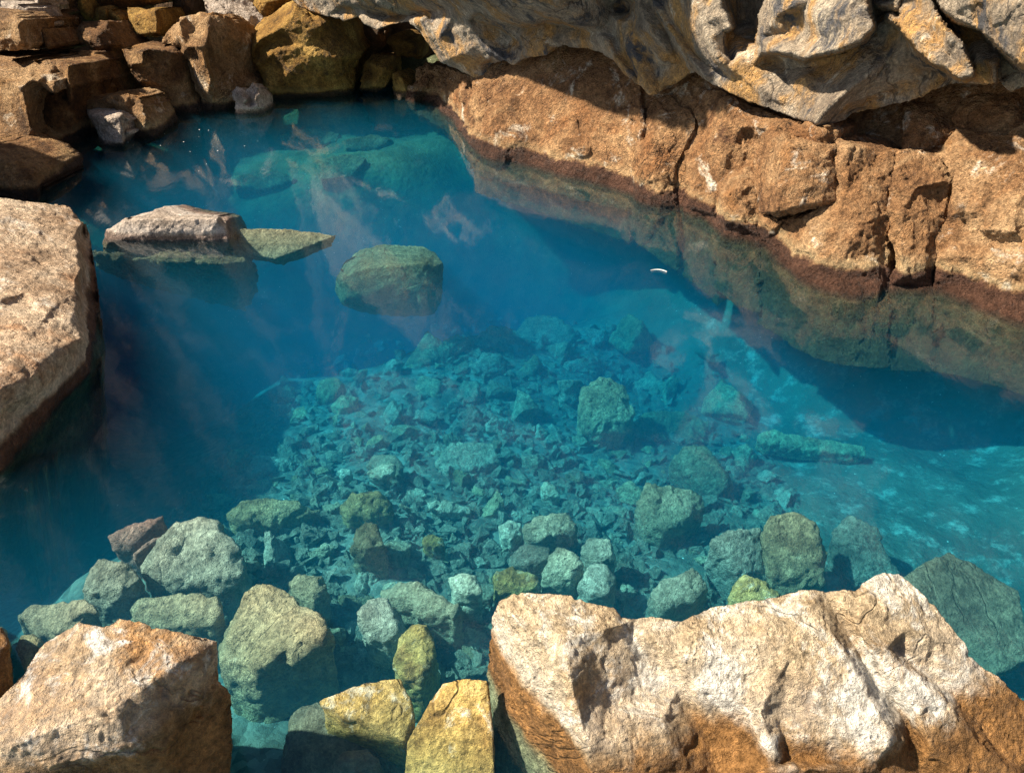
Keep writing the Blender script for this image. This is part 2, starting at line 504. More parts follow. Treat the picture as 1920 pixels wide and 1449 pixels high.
M_pile_lit = rock_material('lit_pile_lava', (0.10, 0.05, 0.02), (0.32, 0.18, 0.078), (0.56, 0.37, 0.19), pale=(0.70, 0.58, 0.43), pale_lo=0.56, pale_hi=0.68, stain=(0.36, 0.18, 0.06), stain_lo=0.52, stain_hi=0.68, wet=(0.06, 0.038, 0.026), wet_z=0.07, under=(0.10, 0.08, 0.045), scale=2.6, bump=2.4, off=12.5, crack=1.2)  # lighter copy of the pile lava, sunlight put into the colour
M_orange = rock_material('ochre_lava', (0.06, 0.03, 0.007), (0.24, 0.125, 0.025), (0.44, 0.27, 0.07), pale=(0.52, 0.40, 0.22), pale_lo=0.64, pale_hi=0.76, black=(0.06, 0.036, 0.02), black_lo=0.58, black_hi=0.70, wet=(0.06, 0.038, 0.022), wet_z=0.06, under=(0.10, 0.08, 0.045), scale=2.4, bump=1.5, off=14.0)
M_roof = rock_material('glazed_grey_lava', (0.12, 0.082, 0.05), (0.29, 0.22, 0.145), (0.46, 0.375, 0.265), pale=(0.66, 0.57, 0.43), pale_lo=0.56, pale_hi=0.70, stain=(0.44, 0.235, 0.065), stain_lo=0.47, stain_hi=0.60, black=(0.06, 0.056, 0.058), black_lo=0.54, black_hi=0.63, scale=2.6, bump=1.0, off=17.0, crack=1.3, gloss=0.4, streak=((0.3, 0.4, 0.75), (1.0, 2.6, 1.0)), warp=0.3)
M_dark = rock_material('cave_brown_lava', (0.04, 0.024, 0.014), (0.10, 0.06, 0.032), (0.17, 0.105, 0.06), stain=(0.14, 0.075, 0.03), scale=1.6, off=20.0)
M_slab = rock_material('grey_slab_lava', (0.20, 0.15, 0.11), (0.40, 0.32, 0.25), (0.54, 0.45, 0.37), pale=(0.64, 0.57, 0.49), wet=(0.20, 0.14, 0.11), wet_z=0.035, wet_soft=0.02, wet_var=0.03, under=(0.17, 0.12, 0.065), scale=3.0, bump=1.2, off=23.0)
M_ledge = rock_material('sunken_brown_ledge', (0.05, 0.035, 0.018), (0.13, 0.09, 0.045), (0.24, 0.175, 0.09), scale=5.0, bump=1.6, off=24.5, streak=((0, 0, .2), (1, 3, 1)))
M_stone = rock_material('drab_pool_stone', (0.16, 0.125, 0.075), (0.38, 0.305, 0.19), (0.54, 0.44, 0.28), pale=(0.64, 0.55, 0.38), pale_lo=0.60, pale_hi=0.74, scale=4.5, bump=1.5, vary=0.75, off=26.0, crack=0.3)
M_gravel = rock_material('drab_gravel', (0.10, 0.09, 0.06), (0.22, 0.19, 0.125), (0.34, 0.30, 0.20), scale=9.0, bump=0.8, off=27.0, crack=0.0)
M_tan_stone = rock_material('tan_pool_stone', (0.20, 0.12, 0.06), (0.46, 0.31, 0.165), (0.62, 0.44, 0.25), pale=(0.70, 0.56, 0.36), pale_lo=0.60, pale_hi=0.74, scale=4.5, bump=1.7, vary=0.4, off=26.6, crack=0.5)
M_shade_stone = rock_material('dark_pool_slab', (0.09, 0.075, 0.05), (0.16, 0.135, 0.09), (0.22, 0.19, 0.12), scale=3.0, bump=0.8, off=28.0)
M_pale_stone = rock_material('pale_pool_stone', (0.40, 0.34, 0.22), (0.58, 0.50, 0.35), (0.70, 0.62, 0.46), scale=5.0, off=29.0, crack=0.2)
M_red_stone = rock_material('red_pool_stone', (0.16, 0.065, 0.045), (0.36, 0.16, 0.115), (0.48, 0.26, 0.19), scale=5.0, off=31.0, crack=0.3)
M_yellow = rock_material('yellow_pool_stone', (0.26, 0.16, 0.045), (0.54, 0.37, 0.115), (0.66, 0.50, 0.20), pale=(0.74, 0.66, 0.46), pale_lo=0.54, pale_hi=0.64, stain=(0.34, 0.19, 0.06), stain_lo=0.50, stain_hi=0.64, black=(0.12, 0.085, 0.05), black_lo=0.60, black_hi=0.70, scale=6.0, bump=1.5, off=33.0, crack=1.0)
M_greenstone = rock_material('algae_pool_stone', (0.06, 0.06, 0.03), (0.15, 0.145, 0.08), (0.26, 0.24, 0.14), scale=3.4, bump=1.2, off=35.0, crack=0.8)
M_tan_slab = rock_material('thin_tan_slab', (0.12, 0.085, 0.045), (0.27, 0.205, 0.115), (0.40, 0.32, 0.19), scale=4.0, bump=1.0, off=36.5)

def floor_material():
    N = NT('silty_pool_floor')
    n1 = N.noise(2.3, 10, 0.65, 0.3)
    col = N.ramp(n1, [(0.32, (0.075, 0.07, 0.055)), (0.5, (0.165, 0.155, 0.12)), (0.68, (0.28, 0.26, 0.20))])
    v = N.vor(26, out='Color')
    bw = N.n('ShaderNodeSeparateColor'); N.l(v, bw.inputs[0])
    cmb = N.n('ShaderNodeCombineColor')
    peb = N.step(bw.outputs[0], 0, 1, 0.62, 1.35)
    [N.l(peb, cmb.inputs[k]) for k in range(3)]
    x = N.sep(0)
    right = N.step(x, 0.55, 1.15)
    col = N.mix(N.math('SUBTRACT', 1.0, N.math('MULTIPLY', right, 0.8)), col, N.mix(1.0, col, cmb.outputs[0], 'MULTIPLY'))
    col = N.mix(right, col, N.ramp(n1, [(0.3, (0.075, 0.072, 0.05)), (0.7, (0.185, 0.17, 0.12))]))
    far_green = N.step(N.sep(1), 5.2, 6.4)  # darker green towards the far end
    col = N.mix(N.math('MULTIPLY', far_green, 0.85), col, N.ramp(n1, [(0.35, (0.035, 0.045, 0.02)), (0.65, (0.12, 0.14, 0.065))]))
    pale = N.step(N.noise(7.0, 12, 0.78, 0.1, off=(5, 5, 5)), 0.50, 0.66)
    pz = N.step(x, 1.05, 1.7)
    col = N.mix(N.math('MULTIPLY', N.math('MULTIPLY', pale, pz), 0.8), col, (0.50, 0.48, 0.38))
    spk = N.math('MULTIPLY', N.step(N.vor(34), 0.10, 0.17, 1, 0), N.step(N.noise(2.6, 3, 0.5, off=(2, 1, 7)), 0.50, 0.60))
    spk = N.math('MULTIPLY', spk, N.step(N.noise(31, 1, 0.5), 0.56, 0.6))
    col = N.mix(spk, col, (0.80, 0.82, 0.76))
    h = N.math('MULTIPLY_ADD', N.vor(26), -0.35, N.noise(20, 8, 0.65))
    bp = N.n('ShaderNodeBump'); bp.inputs['Strength'].default_value = 0.8; bp.inputs['Distance'].default_value = 0.03
    N.l(h, bp.inputs['Height'])
    P = N.n('ShaderNodeBsdfPrincipled'); N.l(col, P.inputs['Base Color']); P.inputs['Roughness'].default_value = 0.9
    P.inputs['Specular IOR Level'].default_value = 0.1
    N.l(bp.outputs[0], P.inputs['Normal'])
    N.l(P.outputs[0], N.out.inputs[0])
    return N.m

def water_material():
    N = NT('clear_blue_water')
    lw = N.n('ShaderNodeLayerWeight'); lw.inputs['Blend'].default_value = 0.5
    mp = N.n('ShaderNodeMapping'); N.l(N.pos, mp.inputs[0]); mp.inputs['Scale'].default_value = (1.2, 0.5, 1.0)
    h = N.math('MULTIPLY_ADD', N.noise(14, 3, 0.5, 0.4, mp.outputs[0]), 0.25, N.noise(3.0, 3, 0.5, 0.6, mp.outputs[0], off=(3, 1, 0)))
    bp = N.n('ShaderNodeBump'); bp.inputs['Strength'].default_value = 0.10; bp.inputs['Distance'].default_value = 0.02
    N.l(h, bp.inputs['Height'])
    fr = N.math('MULTIPLY_ADD', N.math('POWER', lw.outputs['Facing'], 3.9), 0.98, 0.02)
    tr = N.n('ShaderNodeBsdfTransparent')
    gl = N.n('ShaderNodeBsdfGlossy'); gl.inputs['Roughness'].default_value = 0.06
    N.l(bp.outputs[0], gl.inputs['Normal'])
    mx = N.n('ShaderNodeMixShader'); N.l(fr, mx.inputs[0]); N.l(tr.outputs[0], mx.inputs[1]); N.l(gl.outputs[0], mx.inputs[2])
    N.l(mx.outputs[0], N.out.inputs['Surface'])
    ab = N.n('ShaderNodeVolumeAbsorption'); ab.inputs['Color'].default_value = (0.0, 0.78, 0.94, 1); ab.inputs['Density'].default_value = 1.6
    sc = N.n('ShaderNodeVolumeScatter'); sc.inputs['Color'].default_value = (0.02, 0.60, 0.97, 1); sc.inputs['Density'].default_value = 0.25
    sc.inputs['Anisotropy'].default_value = 0.3
    ad = N.n('ShaderNodeAddShader'); N.l(ab.outputs[0], ad.inputs[0]); N.l(sc.outputs[0], ad.inputs[1])
    N.l(ad.outputs[0], N.out.inputs['Volume'])
    return N.m

def plain(name, col, rough=0.8):
    N = NT(name)
    P = N.n('ShaderNodeBsdfPrincipled')
    N.l(N.ramp(N.noise(60, 4, 0.6), [(0.3, tuple(c * .75 for c in col)), (0.7, col)]), P.inputs['Base Color'])
    P.inputs['Roughness'].default_value = rough
    N.l(P.outputs[0], N.out.inputs[0])
    return N.m

# ------------------------------------------------------------------ pool floor (one height field, also the ground round the pool)
CTRL = [(600, 1400, -.33), (300, 1330, -.36), (0, 1230, -.42), (900, 1270, -.36), (200, 1050, -.42), (600, 1000, -.46), (900, 950, -.52),
        (1150, 1120, -.50), (1400, 1050, -.58), (1650, 1050, -.62), (1900, 1150, -.62), (1900, 900, -.58), (1700, 880, -.66), (1300, 850, -.76), (900, 800, -.66),
        (600, 820, -.60), (480, 860, -.64), (560, 740, -.80), (660, 700, -.86), (780, 660, -.9), (900, 640, -.95), (1080, 610, -.95), (1200, 690, -.95), (1500, 750, -.78),
        (600, 250, -.34), (450, 250, -.42), (730, 225, -.36)]
cp = [Z(a, b, c * float(np.interp(b, [250, 700, 880, 1080, 1320], [1.0, 1.15, 1.2, 1.05, 1.45]))) for a, b, c in CTRL]
cp += [Z(a, b, c) for a, b, c in ((1450, 540, -.50), (1600, 590, -.42), (1760, 615, -.36), (1920, 660, -.32), (1250, 480, -.8), (2100, 740, -.3), (1500, 640, -.70), (1700, 690, -.60), (1900, 740, -.55))]
cp += [np.array(p) for p in ((-1.6, 5.7, -2.3), (-2.4, 5.5, -2.1), (-1.0, 6.1, -2.3), (-.4, 6.3, -2.1), (.1, 6.3, -1.9), (-1.7, 5.0, -1.25), (-2.0, 4.3, -1.15), (-1.95, 3.5, -1.0), (-1.9, 2.7, -.85), (-3.0, 5.0, -1.6),
                             (-3.3, 7.0, -.6), (-2.4, 7.1, -.5), (-1.6, 7.15, -.45), (-.9, 7.3, -.45), (-1.6, 8.0, -.38), (-2.6, 7.8, -.42), (-3.4, 8.0, -.5))]
for x in np.linspace(-6.5, 6.5, 8):
    cp += [np.array([x, 0.35, -0.12]), np.array([x, -1.2, 0.25]), np.array([x, 10.5, 0.4]), np.array([x, 13, 0.8])]
for y in np.linspace(1.5, 10, 6):
    cp += [np.array([-4.2, y, -0.3]), np.array([-6.5, y, 0.4]), np.array([4.6, y, -0.3]), np.array([6.5, y, 0.4])]
cp = np.array(cp)
def _tps(r):
    return np.sqrt(r * r + 0.05)
R = np.linalg.norm(cp[:, None, :2] - cp[None, :, :2], axis=2)
WTS = np.linalg.solve(_tps(R) + np.eye(len(cp)) * 1e-3, cp[:, 2])
def floor_z(x, y):
    q = np.stack([np.atleast_1d(x), np.atleast_1d(y)], 1).astype(float)
    out = np.empty(len(q))
    for k in range(0, len(q), 20000):
        r = np.linalg.norm(q[k:k + 20000, None, :] - cp[None, :, :2], axis=2)
        out[k:k + 20000] = _tps(r) @ WTS
    return out
def floor_hit(px, py, above=0.0):
    z = -0.6
    for _ in range(25):
        p = Z(px, py, z)
        z = 0.5 * z + 0.5 * (float(floor_z(p[0], p[1])[0]) + above)
    return Z(px, py, z)

def build_floor():
    xs = np.concatenate([np.linspace(-60, -7.3, 8), np.arange(-7, 7.01, 0.035), np.linspace(7.3, 60, 8)])
    ys = np.concatenate([np.linspace(-60, -1.8, 8), np.arange(-1.5, 12.51, 0.035), np.linspace(12.8, 80, 8)])
    X, Y = np.meshgrid(xs, ys)
    P = np.stack([X.ravel(), Y.ravel()], 1)
    z = floor_z(np.clip(P[:, 0], -7, 7), np.clip(P[:, 1], -1.5, 12.5))
    p3 = np.stack([P[:, 0], P[:, 1], z * 0], 1)
    z = z + fbm(p3, 0.5, 5, 3, 0.55) * 0.07 + np.clip(fbm(p3, 0.16, 3, 14), -.2, 1) * 0.035
    nx, ny = len(xs), len(ys)
    idx = np.arange(nx * ny).reshape(ny, nx)
    f = np.stack([idx[:-1, :-1], idx[:-1, 1:], idx[1:, 1:], idx[1:, :-1]], -1).reshape(-1, 4)
    me = bpy.data.meshes.new('pool_floor')
    me.vertices.add(nx * ny); me.loops.add(f.size); me.polygons.add(len(f))
    me.vertices.foreach_set('co', np.stack([P[:, 0], P[:, 1], z], 1).astype(np.float32).ravel())
    me.loops.foreach_set('vertex_index', f.astype(np.int32).ravel())
    me.polygons.foreach_set('loop_start', np.arange(0, f.size, 4, dtype=np.int32))
    me.polygons.foreach_set('use_smooth', np.ones(len(f), bool))
    me.update(calc_edges=True)
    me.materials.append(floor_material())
    o = bpy.data.objects.new('pool_floor', me); COL.objects.link(o)
    return tag(o, 'silt and gravel floor sloping under the blue water', None, None, 'structure')
build_floor()

# ------------------------------------------------------------------ water
def build_water():
    bm = bmesh.new()
    bmesh.ops.create_cube(bm, size=1.0)
    for v in bm.verts:
        v.co = Vector((v.co.x * 18, v.co.y * 16 + 5.5, 0.0 if v.co.z > 0 else -4.5))
    me = bpy.data.meshes.new('water'); bm.to_mesh(me); bm.free()
    me.materials.append(water_material())
    o = bpy.data.objects.new('water', me); COL.objects.link(o)
    tag(o, 'clear turquoise pool water, deep blue over the far hole', None, None, 'structure')
build_water()

# ------------------------------------------------------------------ cave roof: one hanging mass of lava, hollows and plates
NC = np.array([-0.68, -0.70, 0.16])
ANC = D(1540, 230, 5.0)
def roof_piece(pts, off=0.0, thick=0.7, push=(), n=NC, shrink=0.95):
    f = [PL(x, y, ANC, n, off) for x, y in pts]
    f2 = [PL(x, y, ANC, n, off + k) for x, y, k in push]
    return f + f2 + moved(f, (thick * .66, thick * .75, 0.06), shrink)
ROOF_EDGE = [(520, -220, .35), (524, -60, .12), (540, -6, .07), (564, 13, .06), (590, 22, .06), (612, 30, .06), (638, 33, .05), (645, 39, .05), (672, 31, .03), (684, 45, .05), (708, 55, .05), (724, 48, .03), (739, 44, .02), (767, 40, .02),
    (770, 45, .05), (789, 62, .05), (806, 86, .05), (823, 113, .05), (837, 122, .05), (859, 130, .05), (887, 145, .02), (909, 145, -.02), (918, 122, -.05), (945, 112, .03), (962, 123, .03), (976, 112, 0), (1000, 105, 0), (1025, 103, 0), (1034, 91, -.04), (1056, 84, -.05),
    (1094, 89, -.03), (1125, 96, 0), (1152, 115, .02), (1176, 141, .02), (1195, 156, .02), (1209, 168, .01), (1216, 178, 0), (1235, 175, -.04), (1247, 158, -.06), (1269, 153, -.08), (1290, 138, -.08), (1306, 134, .02), (1319, 146, .15), (1334, 156, .14), (1353, 165, .13), (1379, 177, .12), (1420, 196, .11), (1447, 205, .11), (1490, 219, .13), (1533, 233, .16),
    (1559, 231, .06), (1583, 223, .0), (1597, 212, -.02), (1639, 203, -.10), (1682, 191, -.13), (1704, 188, -.15), (1729, 180, -.15), (1747, 169, -.14), (1781, 157, -.05), (1811, 155, .0), (1837, 156, .0), (1867, 156, .05), (1882, 157, -.08), (1897, 169, -.10), (1920, 162, -.1), (2120, 172, -.1), (2120, -220, .6), (1400, -220, .45), (900, -220, .45)]
ROOF_NET = [
    [(540, -25, .10), (640, 8, .08), (700, 14, .06), (780, 14, .05), (860, 10, .10)],
    [(640, 18, .03), (680, 16, .02), (712, 27, -.07), (748, 34, -.08), (780, 27, -.05), (800, 25, .02)],
    [(690, 40, .05), (715, 40, .0), (740, 41, -.02)],
    [(520, -60, .15), (700, -60, .2), (860, -60, .25), (960, -60, .3), (1080, -60, .3), (1200, -60, .25), (1320, -60, .26)],
    [(772, 36, .03), (794, 36, .11), (823, 72, .13), (847, 108, .12), (862, 124, .07)],
    [(800, 25, .09), (850, 28, .09), (875, 38, .09), (899, 79, .07), (925, 100, .05), (945, 112, .03)],
    [(845, 70, .08), (870, 100, .09), (900, 125, .03)],
    [(885, 38, .05), (905, 45, .0), (930, 55, -.06), (955, 68, -.09), (971, 78, -.08), (950, 92, -.06), (938, 90, -.02)],
    [(930, 42, .03), (965, 62, .01), (982, 80, .02), (985, 100, .02)],
    [(860, 10, .10), (895, 20, .11), (945, 38, .16), (1000, 44, .18), (1022, 36, .17), (1051, 36, .17), (1085, 46, .15), (1113, 52, .10), (1128, 62, .05)],
    [(905, 30, .04), (945, 47, .0), (1000, 52, -.05), (1022, 44, -.06), (1051, 45, -.06), (1085, 55, -.04), (1112, 61, .02)],
    [(1020, 80, -.01), (1060, 70, -.02), (1100, 76, .0)],
    [(920, 0, .22), (960, 0, .26), (1040, 5, .26), (1085, 20, .2)],
    [(1085, 20, .2), (1105, 0, .14)],
    [(1105, 0, .14), (1118, 40, .11), (1130, 70, .10), (1148, 100, .08), (1160, 115, .07), (1190, 150, .04)],
    [(1125, 10, .08), (1140, 40, .03), (1152, 70, .02), (1172, 110, .0), (1192, 140, .0)],
    [(1146, 10, -.02), (1156, 22, -.06), (1180, 22, -.08), (1184, 6, -.05), (1165, -5, -.03)],
    [(1150, 36, .06), (1170, 42, .07), (1188, 30, .06), (1196, 0, .14)],
    [(1165, 60, .05), (1185, 100, .06), (1200, 130, .04), (1212, 160, .03)],
    [(1196, 0, .16), (1215, 50, .13), (1236, 78, .10), (1250, 100, .04)],
    [(1190, 60, .06), (1212, 100, .0), (1228, 130, -.04), (1235, 158, -.04)],
    [(1250, 60, .04), (1262, 90, .0), (1280, 118, -.06), (1290, 130, -.07)],
    [(1216, -8, .10), (1234, 31, .07), (1261, 72, .05), (1289, 113, .02)],
    [(1221, 0, .18), (1240, 31, .18), (1267, 72, .17), (1295, 113, .16), (1319, 144, .16)],
    [(1238, 0, .15), (1262, 43, .13), (1281, 67, .12), (1300, 96, .11), (1319, 115, .10), (1343, 134, .10), (1362, 145, .11)],
    [(1295, -10, .24), (1314, 36, .24), (1331, 72, .23), (1343, 100, .21), (1362, 122, .18)],
    [(1270, 10, .18), (1292, 60, .17), (1312, 95, .16), (1330, 115, .14)],
    [(1350, -30, .20), (1353, 10, .20), (1364, 30, .20), (1370, 52, .20), (1355, 58, .18), (1353, 79, .17), (1356, 105, .17), (1365, 122, .17)],
    [(1364, 0, -.02), (1374, 28, -.08), (1380, 52, -.10), (1362, 64, .03), (1361, 80, .04), (1364, 100, .06), (1372, 115, .10)],
    [(1385, -30, -.10), (1392, 36, -.16), (1416, 48, -.14), (1414, 76, -.08), (1382, 70, -.02), (1368, 79, .02)],
    [(1382, 70, -.02), (1400, 80, .0), (1418, 84, -.02)],
    [(1372, 115, .12), (1387, 103, .12), (1418, 90, .10), (1428, 98, .14)],
    [(1436, -30, .02), (1432, 0, -.08), (1419, 31, -.12), (1418, 72, -.06), (1421, 88, .06)],
    [(1442, -30, .18), (1440, 0, .18), (1425, 31, .18), (1424, 72, .17), (1428, 95, .17), (1436, 99, .19), (1454, 97, .24), (1487, 101, .26), (1509, 110, .27), (1530, 103, .28), (1571, 93, .29), (1595, 84, .30), (1617, 74, .30), (1636, 53, .28), (1631, 31, .26), (1626, 0, .25), (1628, -40, .25)],
    [(1440, 35, .20), (1452, 40, .23), (1463, 24, .25), (1480, 14, .26), (1492, 8, .26)],
    [(1470, 30, .19), (1478, 60, .18), (1500, 85, .20)],
    [(1500, 20, .20), (1512, 60, .19), (1535, 75, .22), (1560, 70, .26)],
    [(1521, 0, .22), (1535, 31, .27), (1560, 20, .29), (1590, 20, .31), (1607, 36, .31)],
    [(1437, 105, .08), (1454, 103, .06), (1487, 107, .05), (1509, 117, .05), (1530, 110, .04), (1571, 100, .04), (1597, 91, .02), (1622, 80, .0), (1643, 54, -.02), (1638, 30, -.04), (1633, 0, -.08)],
    [(1387, 113, .15), (1410, 125, .12), (1440, 144, .09), (1480, 163, .08), (1478, 192, .10)],
    [(1440, 118, .03), (1470, 128, .01), (1505, 128, .02), (1540, 125, .02)],
    [(1400, 150, .13), (1440, 175, .12)],
    [(1482, 160, .10), (1510, 150, .11), (1533, 155, .10)],
    [(1533, 229, .18), (1543, 213, .18), (1558, 198, .17), (1574, 184, .16), (1590, 168, .14), (1607, 156, .13), (1631, 137, .10)],
    [(1520, 190, .11), (1550, 160, .10), (1590, 130, .08)],
    [(1560, 222, .06), (1600, 185, .04), (1650, 150, .0), (1680, 135, -.03)],
    [(1600, 205, -.05), (1650, 180, -.08), (1700, 160, -.10)],
    [(1640, 62, -.04), (1655, 90, -.02), (1660, 115, .0)],
    [(1672, 131, -.02), (1710, 130, -.06), (1747, 135, -.08), (1770, 150, -.10)],
    [(1642, 14, -.10), (1644, 34, -.12), (1660, 24, -.10), (1668, 22, -.08)],
    [(1630, 2, .12), (1644, 9, .13), (1664, 14, .13), (1682, 19, .13), (1684, 0, .14), (1684, -40, .16)],
    [(1640, 13, -.06), (1660, 18, -.06), (1680, 24, .04)],
    [(1690, -40, .12), (1690, 0, .10), (1688, 16, .10), (1667, 28, .15), (1671, 37, .16), (1691, 49, .17), (1710, 75, .19), (1723, 97, .20), (1747, 114, .21), (1774, 129, .21), (1789, 141, .21), (1802, 146, .21), (1822, 141, .21), (1822, 133, .21), (1806, 94, .23), (1802, 82, .23), (1785, 67, .23), (1766, 45, .21), (1755, 22, .19), (1747, 0, .18), (1745, -40, .18)],
    [(1720, 10, .14), (1738, 47, .16), (1755, 75, .16), (1779, 104, .16), (1795, 118, .19)],
    [(1705, 30, .18), (1722, 60, .20), (1745, 95, .21), (1775, 118, .21)],
    [(1663, 40, -.02), (1686, 55, .0), (1704, 80, .0), (1718, 103, .0), (1742, 120, .0), (1770, 135, -.02), (1787, 148, -.03), (1801, 152, -.03)],
    [(1752, -40, .0), (1752, 0, -.04), (1760, 22, -.07), (1772, 45, -.08), (1791, 67, -.08), (1809, 83, -.06), (1814, 100, -.02), (1828, 135, .04), (1829, 145, .03)],
    [(1800, 60, -.10), (1815, 72, -.08), (1832, 97, .0), (1841, 112, .04), (1867, 120, .09), (1867, 148, .07)],
    [(1852, 130, .02), (1850, 148, .02)],
    [(1872, 120, -.06), (1875, 150, -.08)],
    [(1757, -40, .22), (1757, 0, .21), (1766, 15, .23), (1791, 36, .25), (1822, 47, .26), (1839, 54, .27), (1852, 67, .29), (1879, 90, .31), (1920, 124, .33), (2120, 240, .45)],
    [(1778, 36, -.04), (1790, 43, -.05), (1820, 54, -.06), (1835, 61, -.06), (1848, 75, -.06), (1874, 97, -.07), (1915, 132, -.09), (2050, 165, -.09)],
    [(1800, 15, .27), (1850, 0, .34), (1920, 40, .37)],
    [(1800, -60, .32), (2000, -60, .45)],
    [(1790, 25, .25), (1805, 28, .24), (1822, 40, .25)],
]
def lean_out(x, y):
    w = float(np.interp(x, [600, 780, 1020, 1150], [.25, 1, 1, 0]))
    return w * float(np.interp(y, [-220, -60, 20, 130], [.75, .35, .16, .0]))
relief('cave_ceiling', [(a, b, c + lean_out(a, b)) for a, b, c in ROOF_EDGE], [[(a, b, c * 1.3 + lean_out(a, b)) for a, b, c in l] for l in ROOF_NET], plane_base(ANC, NC), M_roof, 'overhanging grey and ochre lava ceiling with folded drip edges', None, None, step=2.6, back=(.75, .85, .25), shrink=.97,
       smooth_it=1, size=.5, kind='structure', amp=.6, chip=1.1, rough=.6, flow=((0.45, -0.3, -0.85), 0.10, 0.012))
# unseen roof mass above the picture, leaned out so the water reflects it unlit
up = []
for s_ in (-4.2, 0.0, 4.2):
    for (o_, zz) in ((0.50, 1.75), (-0.95, 4.8), (-0.9, 5.6), (2.8, 1.5), (2.8, 5.6)):
        b = ANC + np.array([0.75, -0.66, 0]) * s_ + np.array([0.66, 0.75, 0]) * o_
        up.append(np.array([b[0], b[1], zz]))
up2 = [np.array(p) for p in ((-2.0, 7.6, 2.7), (2.5, 7.2, 2.5), (-2.2, 12, 2.4), (2.5, 12, 2.4), (-2.0, 7.9, 4.5), (2.5, 7.6, 4.5), (-3, 12, 4.5), (2.5, 12, 4.5))]  # slab added overhead to keep skylight off the back of the cave
rock('cave_roof', [up, up2], M_roof, 'unseen grey lava roof mass above the ceiling, shaped to block the sky', None, None, voxel=0.05, size=1.2, kind='structure', chip=1.2)

# ------------------------------------------------------------------ cave wall behind the boulder pile
wall = []
for k in range(9):
    x0 = -9.5 + k * 1.25
    a = rng.uniform(-.25, .25)
    wall.append([np.array(p) for p in ((x0 - .8, 9.9 + a, -1), (x0 + .9, 10.1 + a, -1), (x0 - .8, 10.3 + a, 1.4), (x0 + .9, 10.2 + a, 1.5), (x0 - .7, 10.3 + a, 9.2 + a), (x0 + .8, 10.2, 9.4 - a),
                                       (x0 - .8, 12, -1), (x0 + .9, 12, -1), (x0 - .8, 12, 9.5), (x0 + .9, 12, 9.5))])  # carried far above view to keep bright sky out of the reflections
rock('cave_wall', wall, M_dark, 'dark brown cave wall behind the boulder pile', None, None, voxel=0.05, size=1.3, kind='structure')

# ------------------------------------------------------------------ bank on the right
NB = np.array([-0.57, -0.66, 0.46])
BANK_N = 'blocks of the rough brown bank'
WLX = [700, 762, 800, 825, 860, 890, 925, 1022, 1040, 1100, 1178, 1181, 1265, 1282, 1338, 1341, 1418, 1466, 1500, 1540, 1591, 1664, 1743, 1804, 1920, 2150]
WLY = [170, 186, 190, 198, 234, 284, 296, 303, 313, 330, 338, 362, 386, 391, 410, 430, 447, 476, 502, 520, 530, 534, 534, 543, 579, 660]
_wx = np.arange(600, 2300.0); _wy = np.interp(_wx, WLX, WLY)
_wy = np.convolve(np.pad(_wy, 20, mode='edge'), np.ones(41) / 41, 'valid')
NBu = NB / np.linalg.norm(NB)
def bank_base(P):
    wy = np.interp(P[:, 0], _wx, _wy)
    d = rays(np.stack([P[:, 0], wy], 1))
    return EYE + d * (-EYE[2] / d[:, 2])[:, None], NBu
def wet(x0, x1, drop, off=-.10, n=4):
    """points of the submerged foot, DROP picture rows under the waterline, right to left"""
    return [(x, float(np.interp(x, _wx, _wy)) + drop * float(np.interp(x, [890, 1200, 1380], [1.2, 1.5, 2.7])), off + float(np.interp(x, [890, 1200, 1380], [-.05, .05, .38]))) for x in np.linspace(x1, x0, n)]
BK = dict(cat='rock', step=2.2, back=(.45, .52, -.05), rough=2.0, amp=1.0, chip=1.1, size=.5, smooth_it=2)
def bank(outline, lines, label, mat=None, **kw):
    o = relief('bank_rock', outline, lines, bank_base, mat or M_bank, label, **{**BK, **kw})
    o['group'] = BANK_N
    return o
bank([(760, 184, -.02), (763, 166, .0), (778, 150, 0), (780, 130, -.02), (800, 117, -.05), (822, 123, -.05), (840, 128, -.05), (865, 138, -.08), (900, 150, -.10), (925, 160, -.10), (915, 190, -.02), (905, 225, .0), (900, 260, 0), (896, 300, -.02), (890, 318, -.08), (862, 285, -.06), (835, 245, -.05), (800, 225, -.05), (775, 212, -.05)],
     [[(785, 165, .06), (800, 150, .05)], [(778, 178, .07)], [(800, 178, -.03), (812, 160, -.03)], [(830, 160, .06), (845, 175, .08), (838, 195, .08)], [(820, 190, -.02)], [(870, 175, .05), (880, 205, .07), (870, 235, .07), (885, 260, .05)], [(855, 205, .0), (862, 190, .0)], [(800, 130, .02), (825, 140, .03)], [(812, 140, -.04)]],
     'knobbly crusted end of the brown bank beside the dark recess', amp=1.7, rough=3.2, chip=1.4, size=.36)
